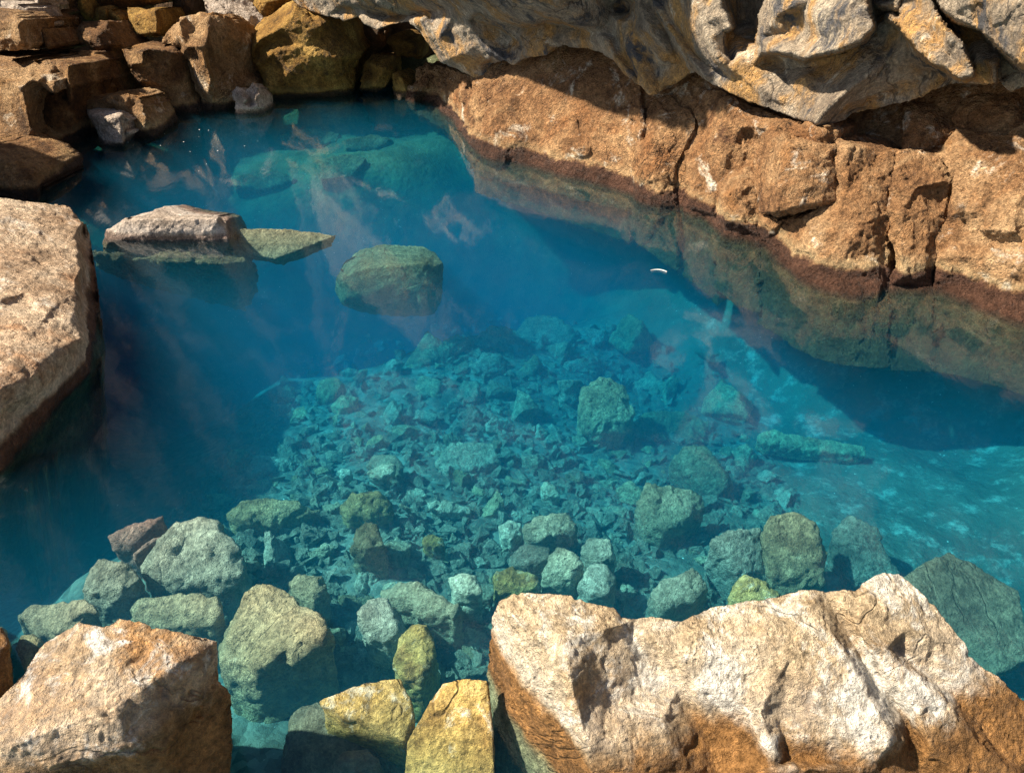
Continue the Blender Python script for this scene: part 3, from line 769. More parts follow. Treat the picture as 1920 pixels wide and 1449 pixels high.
bank([(888, 284, 0), (888, 240, 0), (900, 215, 0), (925, 176, -.02), (938, 162, -.04), (960, 151, -.05), (1000, 134, -.06), (1014, 114, -.06), (1036, 94, -.08), (1075, 86, -.10), (1112, 90, -.10), (1138, 103, -.10), (1156, 124, -.10), (1146, 150, -.06), (1140, 180, -.04), (1156, 205, -.02), (1160, 250, 0), (1146, 280, -.02), (1162, 312, 0), (1180, 337, 0)] + wet(890, 1180, 70),
     [[(1004, 225, .02), (1012, 250, -.04), (1023, 290, -.05), (1026, 340, -.08)], [(920, 215, .03), (935, 250, .06), (960, 270, .07), (990, 265, .05)], [(1035, 225, .04), (1050, 262, .09), (1090, 280, .10), (1120, 270, .07)], [(1080, 232, .06), (1090, 228, -.01), (1096, 226, .06)],
      [(980, 175, .04), (1040, 150, .05), (1090, 140, .03)], [(1040, 195, .05), (1100, 195, .06)], [(1110, 300, .05), (1148, 285, .02)], [(1060, 110, .0), (1105, 115, .0)], [(925, 285, .04), (980, 296, .04), (1010, 296, .04)], [(1050, 310, .06), (1110, 322, .06), (1165, 332, .03)]],
     'widest brown bank block, sloping smoothly from the ceiling down to the far waterline')
bank([(1146, 130, -.08), (1166, 124, -.08), (1190, 148, -.06), (1204, 170, -.04), (1202, 195, -.02), (1212, 214, -.02), (1214, 252, -.02), (1206, 275, .0), (1184, 300, .0), (1160, 306, -.02), (1148, 282, -.02), (1158, 252, .02), (1152, 212, .0), (1138, 184, -.02), (1136, 158, -.06)],
     [[(1155, 190, .03), (1200, 192, .02)], [(1152, 197, -.02), (1200, 198, -.03)], [(1156, 205, .05), (1205, 206, .03)], [(1160, 222, .06), (1210, 224, .03)], [(1160, 228, .02), (1210, 230, .0)], [(1164, 245, .06), (1205, 246, .04)], [(1165, 150, .0), (1185, 165, .01)], [(1170, 275, .03)]],
     'brick-like stack of bank rock between the widest bank block and the dark slit beside it', step=2.0, size=.35)
bank([(1214, 182, -.06), (1238, 175, -.08), (1256, 178, -.08), (1275, 198, -.05), (1292, 206, -.04), (1304, 222, -.03), (1303, 239, -.04), (1288, 265, -.03), (1276, 294, -.02), (1265, 314, 0), (1262, 347, 0), (1268, 386, -.02)] + wet(1180, 1268, 62) + [(1180, 362, .02), (1180, 304, .02), (1194, 266, 0), (1211, 250, 0), (1211, 227, -.01)],
     [[(1215, 215, .02), (1218, 240, .04), (1214, 262, .05)], [(1240, 215, .02), (1262, 235, .02)], [(1200, 290, .08), (1228, 280, .09), (1250, 262, .04)], [(1195, 340, .09), (1225, 335, .11), (1250, 330, .06)], [(1228, 245, .05)], [(1195, 362, .08), (1240, 376, .07)]],
     'narrow brown bank block left of the dark vertical cleft')
bank([(1308, 182, -.06), (1324, 169, -.08), (1352, 172, -.08), (1408, 198, -.06), (1476, 222, -.05), (1527, 230, -.06), (1572, 245, -.10), (1566, 300, -.10), (1500, 330, -.10), (1420, 345, -.06), (1350, 350, -.03), (1340, 410, -.02)] + wet(1281, 1345, 62) + [(1282, 388, .0), (1285, 352, .0), (1279, 309, .0), (1283, 284, .0), (1302, 264, -.02), (1308, 236, -.02), (1302, 215, -.04)],
     [[(1315, 215, .02), (1345, 235, .05), (1385, 240, .03), (1420, 235, .04)], [(1318, 270, .06), (1345, 268, .07), (1375, 280, .02), (1405, 290, -.03)], [(1300, 315, .07), (1325, 325, .08), (1338, 340, .03)], [(1296, 360, .06), (1325, 375, .06)], [(1345, 190, -.01), (1400, 212, .0)], [(1400, 250, -.03), (1412, 270, -.04)], [(1455, 236, .03), (1500, 242, .02), (1540, 250, .0)], [(1300, 385, .05), (1330, 398, .05)]],
     'brown bank block with a pale salt crust right of the dark vertical cleft')
bank([(1344, 342, 0), (1372, 321, -.02), (1410, 307, -.04), (1424, 335, -.02), (1426, 372, 0), (1428, 415, .0), (1422, 448, 0)] + wet(1338, 1424, 50, n=3) + [(1339, 427, 0), (1340, 372, .0)],
     [[(1352, 372, .09), (1385, 355, .11), (1410, 345, .06)], [(1372, 335, .05), (1395, 328, .05)], [(1352, 410, .09), (1390, 415, .10), (1415, 420, .06)], [(1405, 395, .06), (1412, 405, .02)]],
     'rounded low knob of the bank at the waterline left of the squared block', mat=M_bank_pale, size=.4)
bank([(1427, 251, .06), (1444, 245, .06), (1466, 246, .06), (1502, 262, .04), (1539, 272, .0), (1564, 274, -.05), (1573, 322, -.06), (1573, 362, -.05), (1568, 376, -.03), (1502, 400, .06), (1456, 408, .16), (1423, 398, .08), (1410, 330, .02), (1413, 304, .02)],
     [[(1470, 252, .14), (1482, 280, .24), (1470, 310, .27), (1461, 335, .29), (1458, 372, .30), (1456, 398, .28)], [(1440, 262, .12), (1448, 300, .17), (1436, 340, .14), (1438, 380, .16)], [(1510, 300, .14), (1508, 350, .17), (1500, 385, .16)], [(1545, 300, .03), (1545, 350, .05)], [(1420, 330, .08), (1424, 370, .09)]],
     'squared brown block jutting from the bank, left face bright, right face dark', mat=M_bank_pale, rough=1.8, size=.4, amp=.7, back=(.3, .34, -.02), smooth_it=1)
bank([(1422, 402, .02), (1445, 406, .05), (1466, 416, .04), (1460, 432, .02), (1452, 448, .0), (1432, 452, 0), (1418, 446, .0), (1420, 425, .02)], [[(1436, 418, .12), (1448, 430, .10)]],
     'small pale striped chunk at the waterline under the squared block', size=.2, step=1.8, back=(.2, .22, -.02), amp=.7)
bank([(1564, 262, -.05), (1592, 266, -.04), (1640, 278, -.04), (1674, 287, -.06), (1674, 308, -.04), (1668, 347, -.02), (1664, 384, -.01), (1672, 408, -.01), (1664, 441, -.01), (1667, 500, -.02), (1666, 534, 0)] + wet(1420, 1664, 58, n=7) + [(1418, 447, -.02), (1440, 430, -.02), (1466, 414, 0), (1502, 408, 0), (1566, 378, -.03), (1572, 350, -.03), (1566, 302, -.02)],
     [[(1580, 290, .03), (1590, 330, .05), (1585, 365, .04)], [(1592, 275, .04), (1612, 330, .0), (1625, 360, .03), (1650, 372, .02)], [(1540, 412, .05), (1570, 392, .05), (1600, 400, .06), (1640, 402, .05)], [(1500, 430, .05), (1540, 440, .08), (1600, 440, .09), (1640, 440, .05)], [(1470, 445, .06), (1530, 470, .08), (1580, 490, .09), (1630, 500, .07)], [(1640, 470, .02), (1655, 480, -.03)], [(1480, 470, .05), (1540, 505, .06), (1600, 518, .06), (1650, 525, .04)]],
     'bank block with a smooth grey-brown patch, just right of and below the squared block', mat=M_bank_pale)
bank([(1668, 288, -.08), (1696, 278, -.08), (1756, 284, -.08), (1770, 310, -.04), (1780, 332, .0), (1780, 356, -.02), (1772, 393, -.03), (1768, 417, -.02), (1752, 441, 0), (1753, 478, 0), (1747, 514, 0), (1748, 534, 0)] + wet(1670, 1748, 60) + [(1668, 534, -.02), (1676, 505, -.02), (1676, 469, .0), (1666, 441, .01), (1672, 408, .01), (1664, 384, .01), (1672, 340, .0)],
     [[(1690, 320, .03), (1720, 345, .05), (1772, 332, .05)], [(1722, 352, .06), (1776, 340, .06)], [(1726, 358, .01), (1760, 355, -.03), (1762, 385, -.04)], [(1690, 395, .07), (1735, 400, .05), (1755, 410, .04)], [(1690, 430, .06), (1740, 428, .05)], [(1690, 480, .09), (1735, 490, .08)], [(1690, 520, .06), (1738, 522, .05)], [(1700, 300, -.02), (1745, 302, -.02)]],
     'bank block under the shaded hollow, split from its right neighbour by a ragged crack', mat=M_bank_pale)
bank([(1758, 286, -.10), (1772, 262, -.10), (1792, 240, -.10), (1822, 246, -.09), (1880, 250, -.08), (1920, 229, -.08), (2100, 215, -.05), (2180, 690, .0), (2050, 690, -.1)] + wet(1748, 1930, 60, n=5) + [(1749, 534, .0), (1754, 478, .0), (1754, 441, .0), (1770, 417, .0), (1775, 393, .02), (1784, 356, .03), (1782, 332, .02), (1772, 308, -.04)],
     [[(1800, 290, .0), (1840, 300, .03), (1900, 290, .04)], [(1800, 340, .05), (1864, 340, .06), (1920, 345, .08)], [(1795, 395, .08), (1850, 400, .09), (1900, 400, .11)], [(1820, 432, .05), (1864, 432, .11), (1905, 435, .12)], [(1810, 455, .05), (1870, 456, .03), (1920, 452, .05)], [(1790, 480, .08), (1850, 480, .10), (1920, 490, .12)], [(1780, 515, .06), (1850, 530, .06), (1920, 560, .07)], [(1830, 265, -.03), (1890, 268, -.02)], [(1800, 420, .03), (1790, 440, .02)]],
     'bank block with white salt patches running out of view on the right', mat=M_bank_pale, size=.6)
bank([(1694, 198, -.28), (1720, 186, -.28), (1760, 184, -.28), (1780, 205, -.26), (1796, 232, -.22), (1775, 262, -.18), (1735, 284, -.15), (1690, 284, -.16), (1690, 240, -.22)], [[(1705, 220, -.16), (1720, 260, -.12)], [(1745, 215, -.16), (1752, 250, -.12)]],
     'shaded block hanging back in the hollow under the low tip of the ceiling', size=.3, back=(.25, .28, 0))
bank([(1762, 186, -.30), (1790, 162, -.32), (1850, 158, -.32), (1920, 160, -.3), (2100, 165, -.3), (2100, 230, -.2), (1920, 235, -.16), (1882, 256, -.14), (1822, 252, -.14), (1794, 234, -.18)], [[(1800, 200, -.16), (1850, 215, -.12), (1900, 205, -.14)], [(1830, 180, -.2), (1900, 180, -.2)]],
     'shaded rough block in the hollow at the right edge, above the salt-patched bank block', size=.35, back=(.25, .28, 0))
# dark mass at the back of the hollow under the roof
_b = Z(1600, 520, 0)
def bk(x, y, k): return PL(x, y, _b, NB, k)
rock('cave_wall', [[bk(x, y, k) for x, y, k in ((900, 330, -.35), (1100, 330, -.35), (1500, 480, -.35), (2150, 640, -.35), (2150, 60, -.45), (1500, 60, -.5), (1000, 60, -.45), (880, 120, -.35), (900, 330, -1.6), (2150, 640, -1.6), (2150, 60, -1.6), (900, 60, -1.6))]],
     M_bank, 'shaded brown rock at the back of the hollow between bank and ceiling', None, size=.8, voxel=.03, kind='structure', rough=1.5)

# ------------------------------------------------------------------ big boulders of the near shore
_lb = np.array([0, 0, .30])
def lz(pts): return [(x, y, z - .30) for x, y, z in pts]
relief('boulder', lz([(-640, 368, .60), (0, 370, .42), (32, 375, .40), (80, 380, .36), (128, 389, .29), (160, 419, .23), (168, 440, .12), (178, 500, .06), (188, 580, .0), (194, 640, -.15), (186, 730, -.22), (150, 800, -.27), (0, 970, -.32), (-640, 1190, -.32)]),
       [lz(l) for l in ([(122, 393, .30), (155, 421, .255), (146, 431, .26), (142, 447, .26), (148, 462, .25), (147, 482, .25), (154, 505, .24), (145, 520, .24), (144, 548, .23), (147, 562, .215), (143, 578, .22), (138, 598, .22), (152, 624, .20), (155, 634, .20), (130, 646, .225), (100, 660, .25), (60, 684, .28), (0, 705, .31), (-640, 800, .42)],
        [(161, 428, .17), (155, 445, .16), (160, 480, .14), (165, 505, .12), (158, 545, .12), (160, 600, .10), (164, 640, .13)], [(176, 520, .03), (182, 585, .01), (172, 640, .01), (170, 697, .0), (80, 790, .0), (0, 886, .0), (-640, 1120, .0)],
        [(60, 622, .30), (88, 590, .285), (106, 568, .27), (142, 550, .235)], [(70, 624, .285), (94, 594, .272), (112, 574, .258)], [(0, 560, .35), (50, 545, .325), (92, 520, .295), (140, 505, .255)], [(0, 470, .385), (60, 470, .34), (140, 465, .26)], [(0, 575, .325), (45, 560, .305)],
        [(0, 640, .325), (40, 650, .31), (100, 640, .265)], [(0, 420, .41), (70, 415, .35), (130, 412, .285)], [(0, 770, .21), (60, 740, .19), (120, 700, .14), (158, 668, .11)], [(0, 730, .29), (60, 706, .26), (120, 668, .21)])],
       plane_base(_lb, (0, 0, 1)), M_tan, 'broad flat-topped tan boulder at the left edge with a dark red-brown waterline band', 'boulder', step=3.0, back=(-.35, .05, -1.7), shrink=.92, smooth_it=1, size=.5, rough=1.0, amp=.7, chip=.9)

_fa = Z(223, 1158, .43)
_fn = np.array([0.0, -.70, .71])
def fz(px, py, z): return (px, py, float(np.dot(Z(px, py, z) - _fa, _fn / np.linalg.norm(_fn))))
relief('boulder', [fz(-220, 1420, .20), fz(-120, 1375, .24), fz(0, 1308, .31), fz(34, 1268, .35), fz(74, 1216, .385), fz(105, 1195, .40), fz(148, 1166, .42), fz(190, 1172, .42), fz(206, 1168, .425), fz(223, 1158, .43), fz(280, 1172, .415), fz(338, 1186, .40), fz(407, 1203, .36), fz(406, 1274, .25), fz(424, 1290, .22), fz(434, 1311, .19), fz(437, 1365, .11), fz(430, 1449, .02), fz(410, 1640, -.25), fz(-220, 1640, .0)],
       [[fz(0, 1400, .345), fz(50, 1386, .355), fz(101, 1365, .365), fz(160, 1345, .375), fz(216, 1325, .38), fz(262, 1292, .385), fz(307, 1264, .385), fz(338, 1242, .385), fz(371, 1228, .375)], [fz(371, 1228, .375), fz(398, 1236, .33)],
        [fz(74, 1240, .38), fz(120, 1240, .40), fz(128, 1270, .375), fz(60, 1300, .355)], [fz(140, 1200, .42), fz(160, 1255, .405), fz(150, 1290, .375), fz(200, 1280, .40), fz(230, 1220, .42)], [fz(160, 1300, .37), fz(205, 1300, .385)],
        [fz(320, 1225, .40), fz(360, 1208, .39)], [fz(330, 1290, .34), fz(380, 1300, .27), fz(390, 1400, .12)], [fz(250, 1400, .29), fz(120, 1430, .29), fz(0, 1460, .26)], [fz(300, 1360, .29), fz(310, 1440, .18)], [fz(210, 1180, .425), fz(215, 1200, .415)]],
       plane_base(_fa, _fn), M_front_left, 'sunlit brown and cream boulder filling the near left corner', 'boulder', step=3.0, back=(-.16, .28, -.66), shrink=.84, smooth_it=2, size=.32, rough=1.15, amp=.75, chip=.8)

_ra = Z(1300, 1160, .31)
_rn = np.array([0.0, -.5, .87])
relief('boulder', [(905, 1640, -.62), (912, 1449, -.52), (909, 1318, -.45), (913, 1264, -.36), (920, 1196, -.20), (925, 1156, -.09), (937, 1129, -.04), (964, 1114, -.01), (994, 1108, 0), (1028, 1113, .01), (1069, 1115, .02), (1099, 1129, .02), (1150, 1142, .01), (1167, 1156, .0), (1194, 1160, -.01), (1224, 1157, 0), (1278, 1165, .0),
       (1310, 1152, .0), (1341, 1137, .0), (1415, 1125, .01), (1483, 1112, .01), (1526, 1105, .01), (1547, 1112, 0), (1580, 1102, .01), (1601, 1105, .01), (1634, 1082, .01), (1655, 1075, .01), (1685, 1076, 0), (1715, 1098, -.01), (1753, 1139, -.02), (1786, 1176, -.03), (1813, 1213, -.04), (1817, 1230, -.05), (1867, 1264, -.07), (1918, 1311, -.09), (2160, 1520, -.2), (2160, 1640, -.25)],
       [[(954, 1128, .0), (962, 1150, .02), (1000, 1180, .06), (1052, 1200, .10), (1063, 1240, .12), (1069, 1271, .12), (1079, 1318, .09), (1096, 1382, .07), (1109, 1449, .05), (1150, 1640, .0)],
        [(944, 1140, -.03), (952, 1180, -.02), (972, 1225, -.01), (1005, 1275, .01), (1042, 1325, .02), (1072, 1370, .03), (1092, 1410, .03), (1104, 1449, .03)],
        [(930, 1172, -.10), (944, 1230, -.11), (964, 1291, -.12), (1005, 1352, -.12), (1045, 1406, -.11), (1062, 1449, -.11), (1100, 1640, -.14)],
        [(922, 1290, -.36), (940, 1380, -.38), (965, 1449, -.38)],
        [(1052, 1198, .10), (1090, 1190, .08), (1130, 1180, .06), (1160, 1172, .04), (1185, 1195, -.01), (1214, 1232, -.03), (1245, 1265, -.03), (1268, 1291, -.03), (1320, 1370, -.05), (1345, 1449, -.05)],
        [(1180, 1318, -.01), (1140, 1325, .01), (1110, 1315, .05)], [(1180, 1318, -.01), (1205, 1260, -.02)], [(1130, 1250, .04), (1160, 1240, .02)],
        [(1130, 1380, .05), (1150, 1430, .06), (1190, 1449, .04)], [(1190, 1340, .03), (1240, 1350, .04), (1260, 1420, .03)],
        [(1230, 1200, .03), (1270, 1230, .03), (1310, 1290, .03)], [(1100, 1150, .03), (1040, 1145, .03)],
        [(1300, 1200, .05), (1360, 1240, .04), (1380, 1300, .03)], [(1425, 1331, .05), (1439, 1382, .05), (1452, 1440, .04)], [(1400, 1345, .0), (1412, 1400, -.01)], [(1465, 1360, .0), (1480, 1420, -.01)],
        [(1450, 1180, .05), (1480, 1240, .06), (1540, 1290, .06)], [(1525, 1120, .04), (1560, 1180, .06), (1605, 1262, .06), (1632, 1310, .05), (1670, 1380, .05)],
        [(1550, 1120, -.01), (1584, 1176, -.01), (1631, 1254, -.02), (1651, 1287, -.03), (1695, 1341, -.05), (1712, 1395, -.06), (1722, 1440, -.07), (1740, 1500, -.08)],
        [(1575, 1118, .03), (1605, 1170, .04), (1650, 1235, .04), (1680, 1280, .03), (1725, 1340, .02), (1745, 1400, .0)],
        [(1640, 1110, .04), (1690, 1130, .03), (1700, 1180, .03)], [(1661, 1217, .05), (1712, 1264, .03), (1763, 1304, .02), (1807, 1355, .0), (1854, 1412, -.02)],
        [(1678, 1214, -.01), (1726, 1258, -.03), (1778, 1298, -.05), (1822, 1348, -.07), (1868, 1404, -.09)], [(1760, 1200, .0), (1800, 1250, -.02)], [(1860, 1310, -.06), (1910, 1380, -.10)], [(1500, 1380, .03), (1600, 1400, .03), (1640, 1440, .02)], [(1780, 1400, -.01), (1800, 1449, -.02)]],
       plane_base(_ra, _rn), M_front, 'large sunlit cream boulder filling the near right corner, rust-brown low on its face', 'boulder', step=3.0, back=(.06, .16, -.75), shrink=.98, smooth_it=2, size=.30, rough=1.1, amp=.7, chip=.8)

rock('boulder', [[Z(-60, 1165, .12), Z(5, 1180, .12), Z(20, 1215, .08), Z(24, 1290, 0), Z(-60, 1360, .05), Z(20, 1300, -.4), Z(-60, 1165, -.4), Z(10, 1180, -.4), Z(-60, 1380, -.4)]], M_front_left,
     'reddish-brown boulder end at the left edge, just behind the near left boulder', 'boulder', voxel=.01, size=.25)

rock('boulder', [[np.array(p) for p in ((-6.2, 3.9, -.6), (-4.7, 4.0, -.6), (-4.7, 6.1, -.6), (-6.2, 6.3, -.6), (-6.0, 4.0, 2.0), (-4.8, 4.1, 1.9), (-4.8, 5.9, 2.0), (-6.0, 6.1, 2.1))]], M_pile,
     'unseen brown boulder added left of the emergent grey slab to shade the water', 'boulder', voxel=.03, size=.8)  # added out of view to throw shade over the deep left water

# ------------------------------------------------------------------ emergent slab in the pool
relief('boulder', [(193, 452, 0), (199, 431, -.03), (215, 423, -.05), (233, 411, -.08), (252, 405, -.12), (285, 396, -.2), (308, 387, -.3), (324, 391, -.3), (345, 397, -.3), (380, 402, -.3), (412, 406, -.3), (428, 410, -.3), (438, 430, -.22), (443, 449, -.15), (446, 480, -.1), (400, 500, .0), (194, 480, 0)],
       [[(215, 425, .0), (238, 412, .02), (287, 410, .03), (332, 410, .03), (372, 409, .03), (408, 409, .02), (420, 425, .02), (434, 446, .01)], [(215, 440, .04), (300, 432, .06), (400, 432, .05)], [(290, 402, -.10), (340, 403, -.12), (400, 405, -.12)], [(366, 412, .045), (368, 428, .05)], [(322, 412, .045), (324, 420, .05)], [(200, 455, .05), (430, 455, .05)]],
       plane_base((0, 4.85, 0), (0, -1, 0)), M_slab, 'low grey-tan slab breaking the water beyond the flat-topped tan boulder', 'boulder', step=2.2, back=(.0, .35, -.1), smooth_it=1, size=.3, rough=.9, amp=.5)
EMb = [Z(165, 472, -.10), Z(300, 462, -.06), Z(400, 458, -.06), Z(455, 462, -.08), Z(461, 490, -.14), Z(461, 515, -.24), Z(450, 540, -.38), Z(434, 566, -.55), Z(380, 545, -.40), Z(325, 528, -.34), Z(250, 515, -.30), Z(185, 505, -.24), Z(330, 492, -.13), Z(420, 495, -.14), Z(230, 488, -.14)]
rock('boulder', [EMb + moved(EMb, (0, .3, -.25), .9)], M_ledge, 'brown sunken ledge just under the surface below the emergent grey slab', 'boulder', voxel=.010, smooth=1, size=.30, rough=1.6, amp=1.5, chip=1.5)
T = [Z(440, 430, -.06), Z(485, 427, -.055), Z(530, 431, -.05), Z(590, 434, -.055), Z(634, 441, -.07), Z(600, 452, -.09), Z(560, 466, -.12), Z(515, 486, -.15), Z(450, 474, -.12)]
rock('boulder', [T + moved(T, (0, .1, -.12), .8)], M_tan_slab, 'thin pale slab just under the surface, its point aimed right of the emergent grey slab', 'boulder', voxel=.010, smooth=1, size=.25, rough=1.2, amp=.9)
relief('boulder', [(630, 520, -.10), (648, 488, -.30), (676, 468, -.38), (720, 458, -.42), (764, 461, -.42), (794, 462, -.40), (816, 474, -.30), (831, 494, -.12), (829, 545, -.06), (814, 574, -.04), (786, 581, .0), (700, 578, .0), (640, 571, -.02), (628, 545, -.06)],
       [[(640, 522, -.02), (668, 508, .0), (700, 500, .02), (760, 497, .02), (800, 490, .01), (816, 500, .0)], [(676, 488, -.2), (720, 478, -.22), (790, 478, -.2)], [(815, 502, .0), (812, 540, .01), (790, 565, .03)], [(650, 560, .02), (720, 540, .04), (780, 545, .03)]],
       plane_base((0, 4.80, 0), (0, -1, 0.12)), M_greenstone, 'submerged algae-green block, flat front standing over the deep blue hole', 'boulder', step=2.2, back=(0, .4, -.3), shrink=.85, smooth_it=1, size=.3, rough=.9, amp=.6, chip=.8, jag=2.0)

# ------------------------------------------------------------------ the grotto goes on beyond both sides of the view
def V(*p): return [np.array(q, float) for q in p]
rock('cave_wall', [V((-9, -1.5, -1), (-4.3, -1.5, -1), (-3.9, 1.5, -1), (-4.0, 4.2, -1), (-9, 4.4, -1), (-9, -1.5, 1.0), (-4.9, -1.4, .7), (-4.5, 1.5, .75), (-4.5, 4.0, .8), (-9, 4.3, 1.3)),
                   V((-9, 6.0, -1), (-5.6, 6.2, -1), (-5.5, 10, -1), (-9, 10, -1), (-9, 6.1, 1.6), (-6.2, 6.4, 1.2), (-6.0, 10, 1.6), (-9, 10, 2.2))], M_pile, 'low brown cave wall closing the left side of the pool', None, voxel=.045, smooth=1, size=1.0, kind='structure', chip=1.6, rough=1.5)
rock('cave_wall', [V((3.35, 3.4, -1), (3.5, 1.8, -1), (3.6, 0, -1), (3.7, -1.5, -1), (8, -1.5, -1), (8, 5, -1), (3.6, 4.6, -1), (3.6, 3.3, .8), (3.8, 1.8, .7), (4.0, -1.4, .9), (4.3, 3.4, 2.4), (4.8, 0, 2.2), (8, -1.5, 2.6), (8, 5, 3.2), (4.2, 4.8, 2.6))], M_bank, 'brown cave wall carrying the bank on round the right side of the pool', None, voxel=.045, smooth=1, size=1.0, kind='structure', chip=1.6, rough=1.8)

# ------------------------------------------------------------------ boulder pile at the back left
def blk(Y, outline, lines, mat, label, lean=0.0, thick=.5, **kw):
    lines = [[(a, b, c * 1.5 if c > 0 else c * 1.1) for a, b, c in l] for l in lines]
    return relief('boulder', outline, lines, plane_base((0, Y, 0), (0, -1, lean)), mat, label, 'boulder', **{**dict(step=2.2, back=(.04, thick, -.05), shrink=.9, smooth_it=1, size=.40, rough=1.5, amp=.75, chip=1.1, jag=1.5), **kw})
blk(6.6, [(-70, 106, -.8), (0, 108, -.7), (50, 113, -.65), (88, 116, -.6), (95, 130, -.35), (101, 155, -.12), (100, 175, -.05), (90, 170, -.05), (76, 157, -.08), (72, 170, -.25), (73, 195, -.25), (72, 230, -.22), (80, 247, -.15), (90, 267, -.08), (100, 283, .0), (108, 300, .0), (104, 325, .0), (60, 340, .0), (-70, 345, -.3)],
    [[(-70, 138, -.30), (0, 145, -.03), (35, 151, .02), (58, 151, .04), (70, 154, .0)], [(0, 131, -.22), (22, 133, -.18), (30, 146, -.05)], [(60, 125, -.4), (88, 140, -.22), (92, 160, -.10)],
     [(-70, 200, -.30), (0, 200, -.02), (41, 166, .08), (50, 200, .10), (56, 236, .11)], [(56, 236, .11), (80, 262, .09), (94, 282, .08), (100, 303, .06)], [(0, 262, .03), (50, 278, .10), (85, 290, .09)], [(0, 235, .0), (40, 240, .08)], [(20, 300, .05), (80, 312, .08)]],
    M_pile_lit, 'tall cleft tan block at the left edge of the back pile, sunlit on top', thick=.9)
blk(6.95, [(98, 114, -.2), (110, 112, -.2), (126, 118, -.1), (131, 140, -.05), (135, 165, .0), (140, 176, -.12), (150, 185, -.2), (152, 217, -.2), (160, 247, -.2), (158, 280, -.2), (108, 300, .0), (90, 270, .05), (82, 240, .05), (78, 182, .0), (100, 178, .02), (104, 160, .0), (98, 130, -.1)],
    [[(105, 122, -.10), (112, 145, -.06), (120, 170, -.02), (128, 186, .0)], [(127, 122, .02), (130, 150, .05), (133, 182, .06)], [(131, 122, -.12), (136, 150, -.12), (139, 180, -.12)], [(100, 200, .05), (130, 205, .0), (145, 240, -.08)], [(95, 225, .06), (115, 270, .03)]],
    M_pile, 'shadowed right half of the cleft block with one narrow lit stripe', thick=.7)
blk(5.65, [(-70, 268, -.5), (0, 274, -.35), (10, 281, -.3), (25, 283, -.3), (43, 297, -.2), (67, 310, -.15), (80, 322, -.12), (83, 337, -.10), (80, 380, -.05), (60, 400, 0), (-70, 410, -.1)],
    [[(-70, 300, -.2), (5, 300, -.02), (30, 310, .02), (60, 325, .04), (72, 345, .05), (70, 380, .05)], [(0, 345, .06), (40, 350, .08), (45, 385, .08)]],
    M_pile, 'low rough brown boulder at the left edge, between cleft block and flat-topped boulder', rough=1.9, thick=.6)
blk(7.15, [(152, 175, -.4), (197, 177, -.4), (222, 173, -.38), (237, 172, -.36), (255, 178, -.3), (272, 193, -.18), (279, 208, -.10), (288, 228, .0), (296, 243, .0), (294, 262, .0), (270, 275, 0), (200, 285, .0), (166, 262, -.1), (160, 215, -.12), (156, 193, -.2)],
    [[(158, 191, -.10), (190, 187, -.04), (205, 180, -.06), (222, 179, -.05), (240, 181, -.05), (258, 186, -.10)], [(162, 200, -.08), (235, 200, .0), (242, 214, .03), (262, 222, .05), (270, 240, .08), (285, 240, .04)], [(268, 200, .0), (274, 222, .06)], [(240, 240, .0), (255, 255, .03)]],
    M_pile_lit, 'slab-topped boulder at the waterline, rear of the lit pair before the back pile')
blk(6.98, [(161, 203, -.3), (183, 199, -.3), (213, 201, -.28), (230, 207, -.2), (236, 217, -.05), (237, 235, -.02), (236, 264, 0), (232, 285, 0), (194, 290, .0), (184, 255, .0), (172, 228, .0), (163, 214, -.1)],
    [[(171, 217, .03), (190, 220, .10), (205, 221, .12), (226, 217, .12), (233, 221, .08)], [(186, 245, .06), (230, 245, .13)], [(196, 272, .08), (231, 268, .13)]],
    M_slab, 'small squared pale boulder at the waterline, front of the lit pair', thick=.35)
blk(7.98, [(228, 93, -.12), (245, 89, -.2), (275, 79, -.35), (303, 83, -.35), (320, 82, -.35), (330, 90, -.2), (341, 104, -.08), (345, 130, -.08), (351, 153, -.08), (361, 180, -.06), (378, 210, -.04), (376, 230, 0), (290, 230, .05), (280, 190, .02), (262, 158, .0), (248, 140, .0), (235, 110, -.05)],
    [[(240, 96, .0), (252, 99, .06), (268, 96, .10), (290, 92, .04), (325, 96, .0)], [(245, 122, .06), (269, 119, .12), (268, 97, .11)], [(249, 128, .03), (272, 123, .04)], [(272, 98, .03), (274, 122, .03)], [(265, 150, .04), (300, 160, .04), (335, 160, .0)], [(290, 205, .06), (360, 210, .02)]],
    M_pile, 'dark square-faced boulder at the waterline, lit only on its upper left corner')
blk(8.12, [(303, 82, -.1), (313, 63, -.1), (326, 44, -.12), (337, 32, -.16), (352, 29, -.2), (367, 28, -.2), (373, 23, -.2), (387, 27, -.2), (398, 23, -.22), (420, 28, -.3), (442, 43, -.35), (457, 67, -.38), (463, 88, -.36), (461, 107, -.34), (457, 142, -.28), (470, 158, -.2), (466, 200, -.12), (445, 225, -.06), (380, 222, .04), (377, 182, .02), (368, 173, .0), (358, 142, -.02), (350, 113, -.02), (340, 107, -.02), (335, 93, -.03), (320, 84, -.06)],
    [[(335, 42, .02), (342, 70, .12), (350, 88, .16), (368, 85, .18), (382, 112, .21), (390, 130, .22), (396, 150, .20), (393, 168, .16)], [(342, 36, -.02), (352, 45, -.08), (368, 52, -.10), (384, 60, -.03), (378, 78, .1)], [(352, 62, .0), (366, 66, .02)], [(386, 40, -.02), (388, 64, .05), (386, 82, .12)], [(398, 90, .06), (402, 130, .05), (404, 165, .06)], [(360, 110, .06), (370, 140, .09), (380, 165, .09)], [(420, 90, -.08), (430, 150, -.06)], [(400, 195, .08), (440, 195, .0)], [(410, 45, -.12), (440, 75, -.18)]],
    M_pile_lit, 'tall dark boulder with a bright ragged ridge, left of the ochre boulder', amp=.9, rough=1.6, jag=2.5)
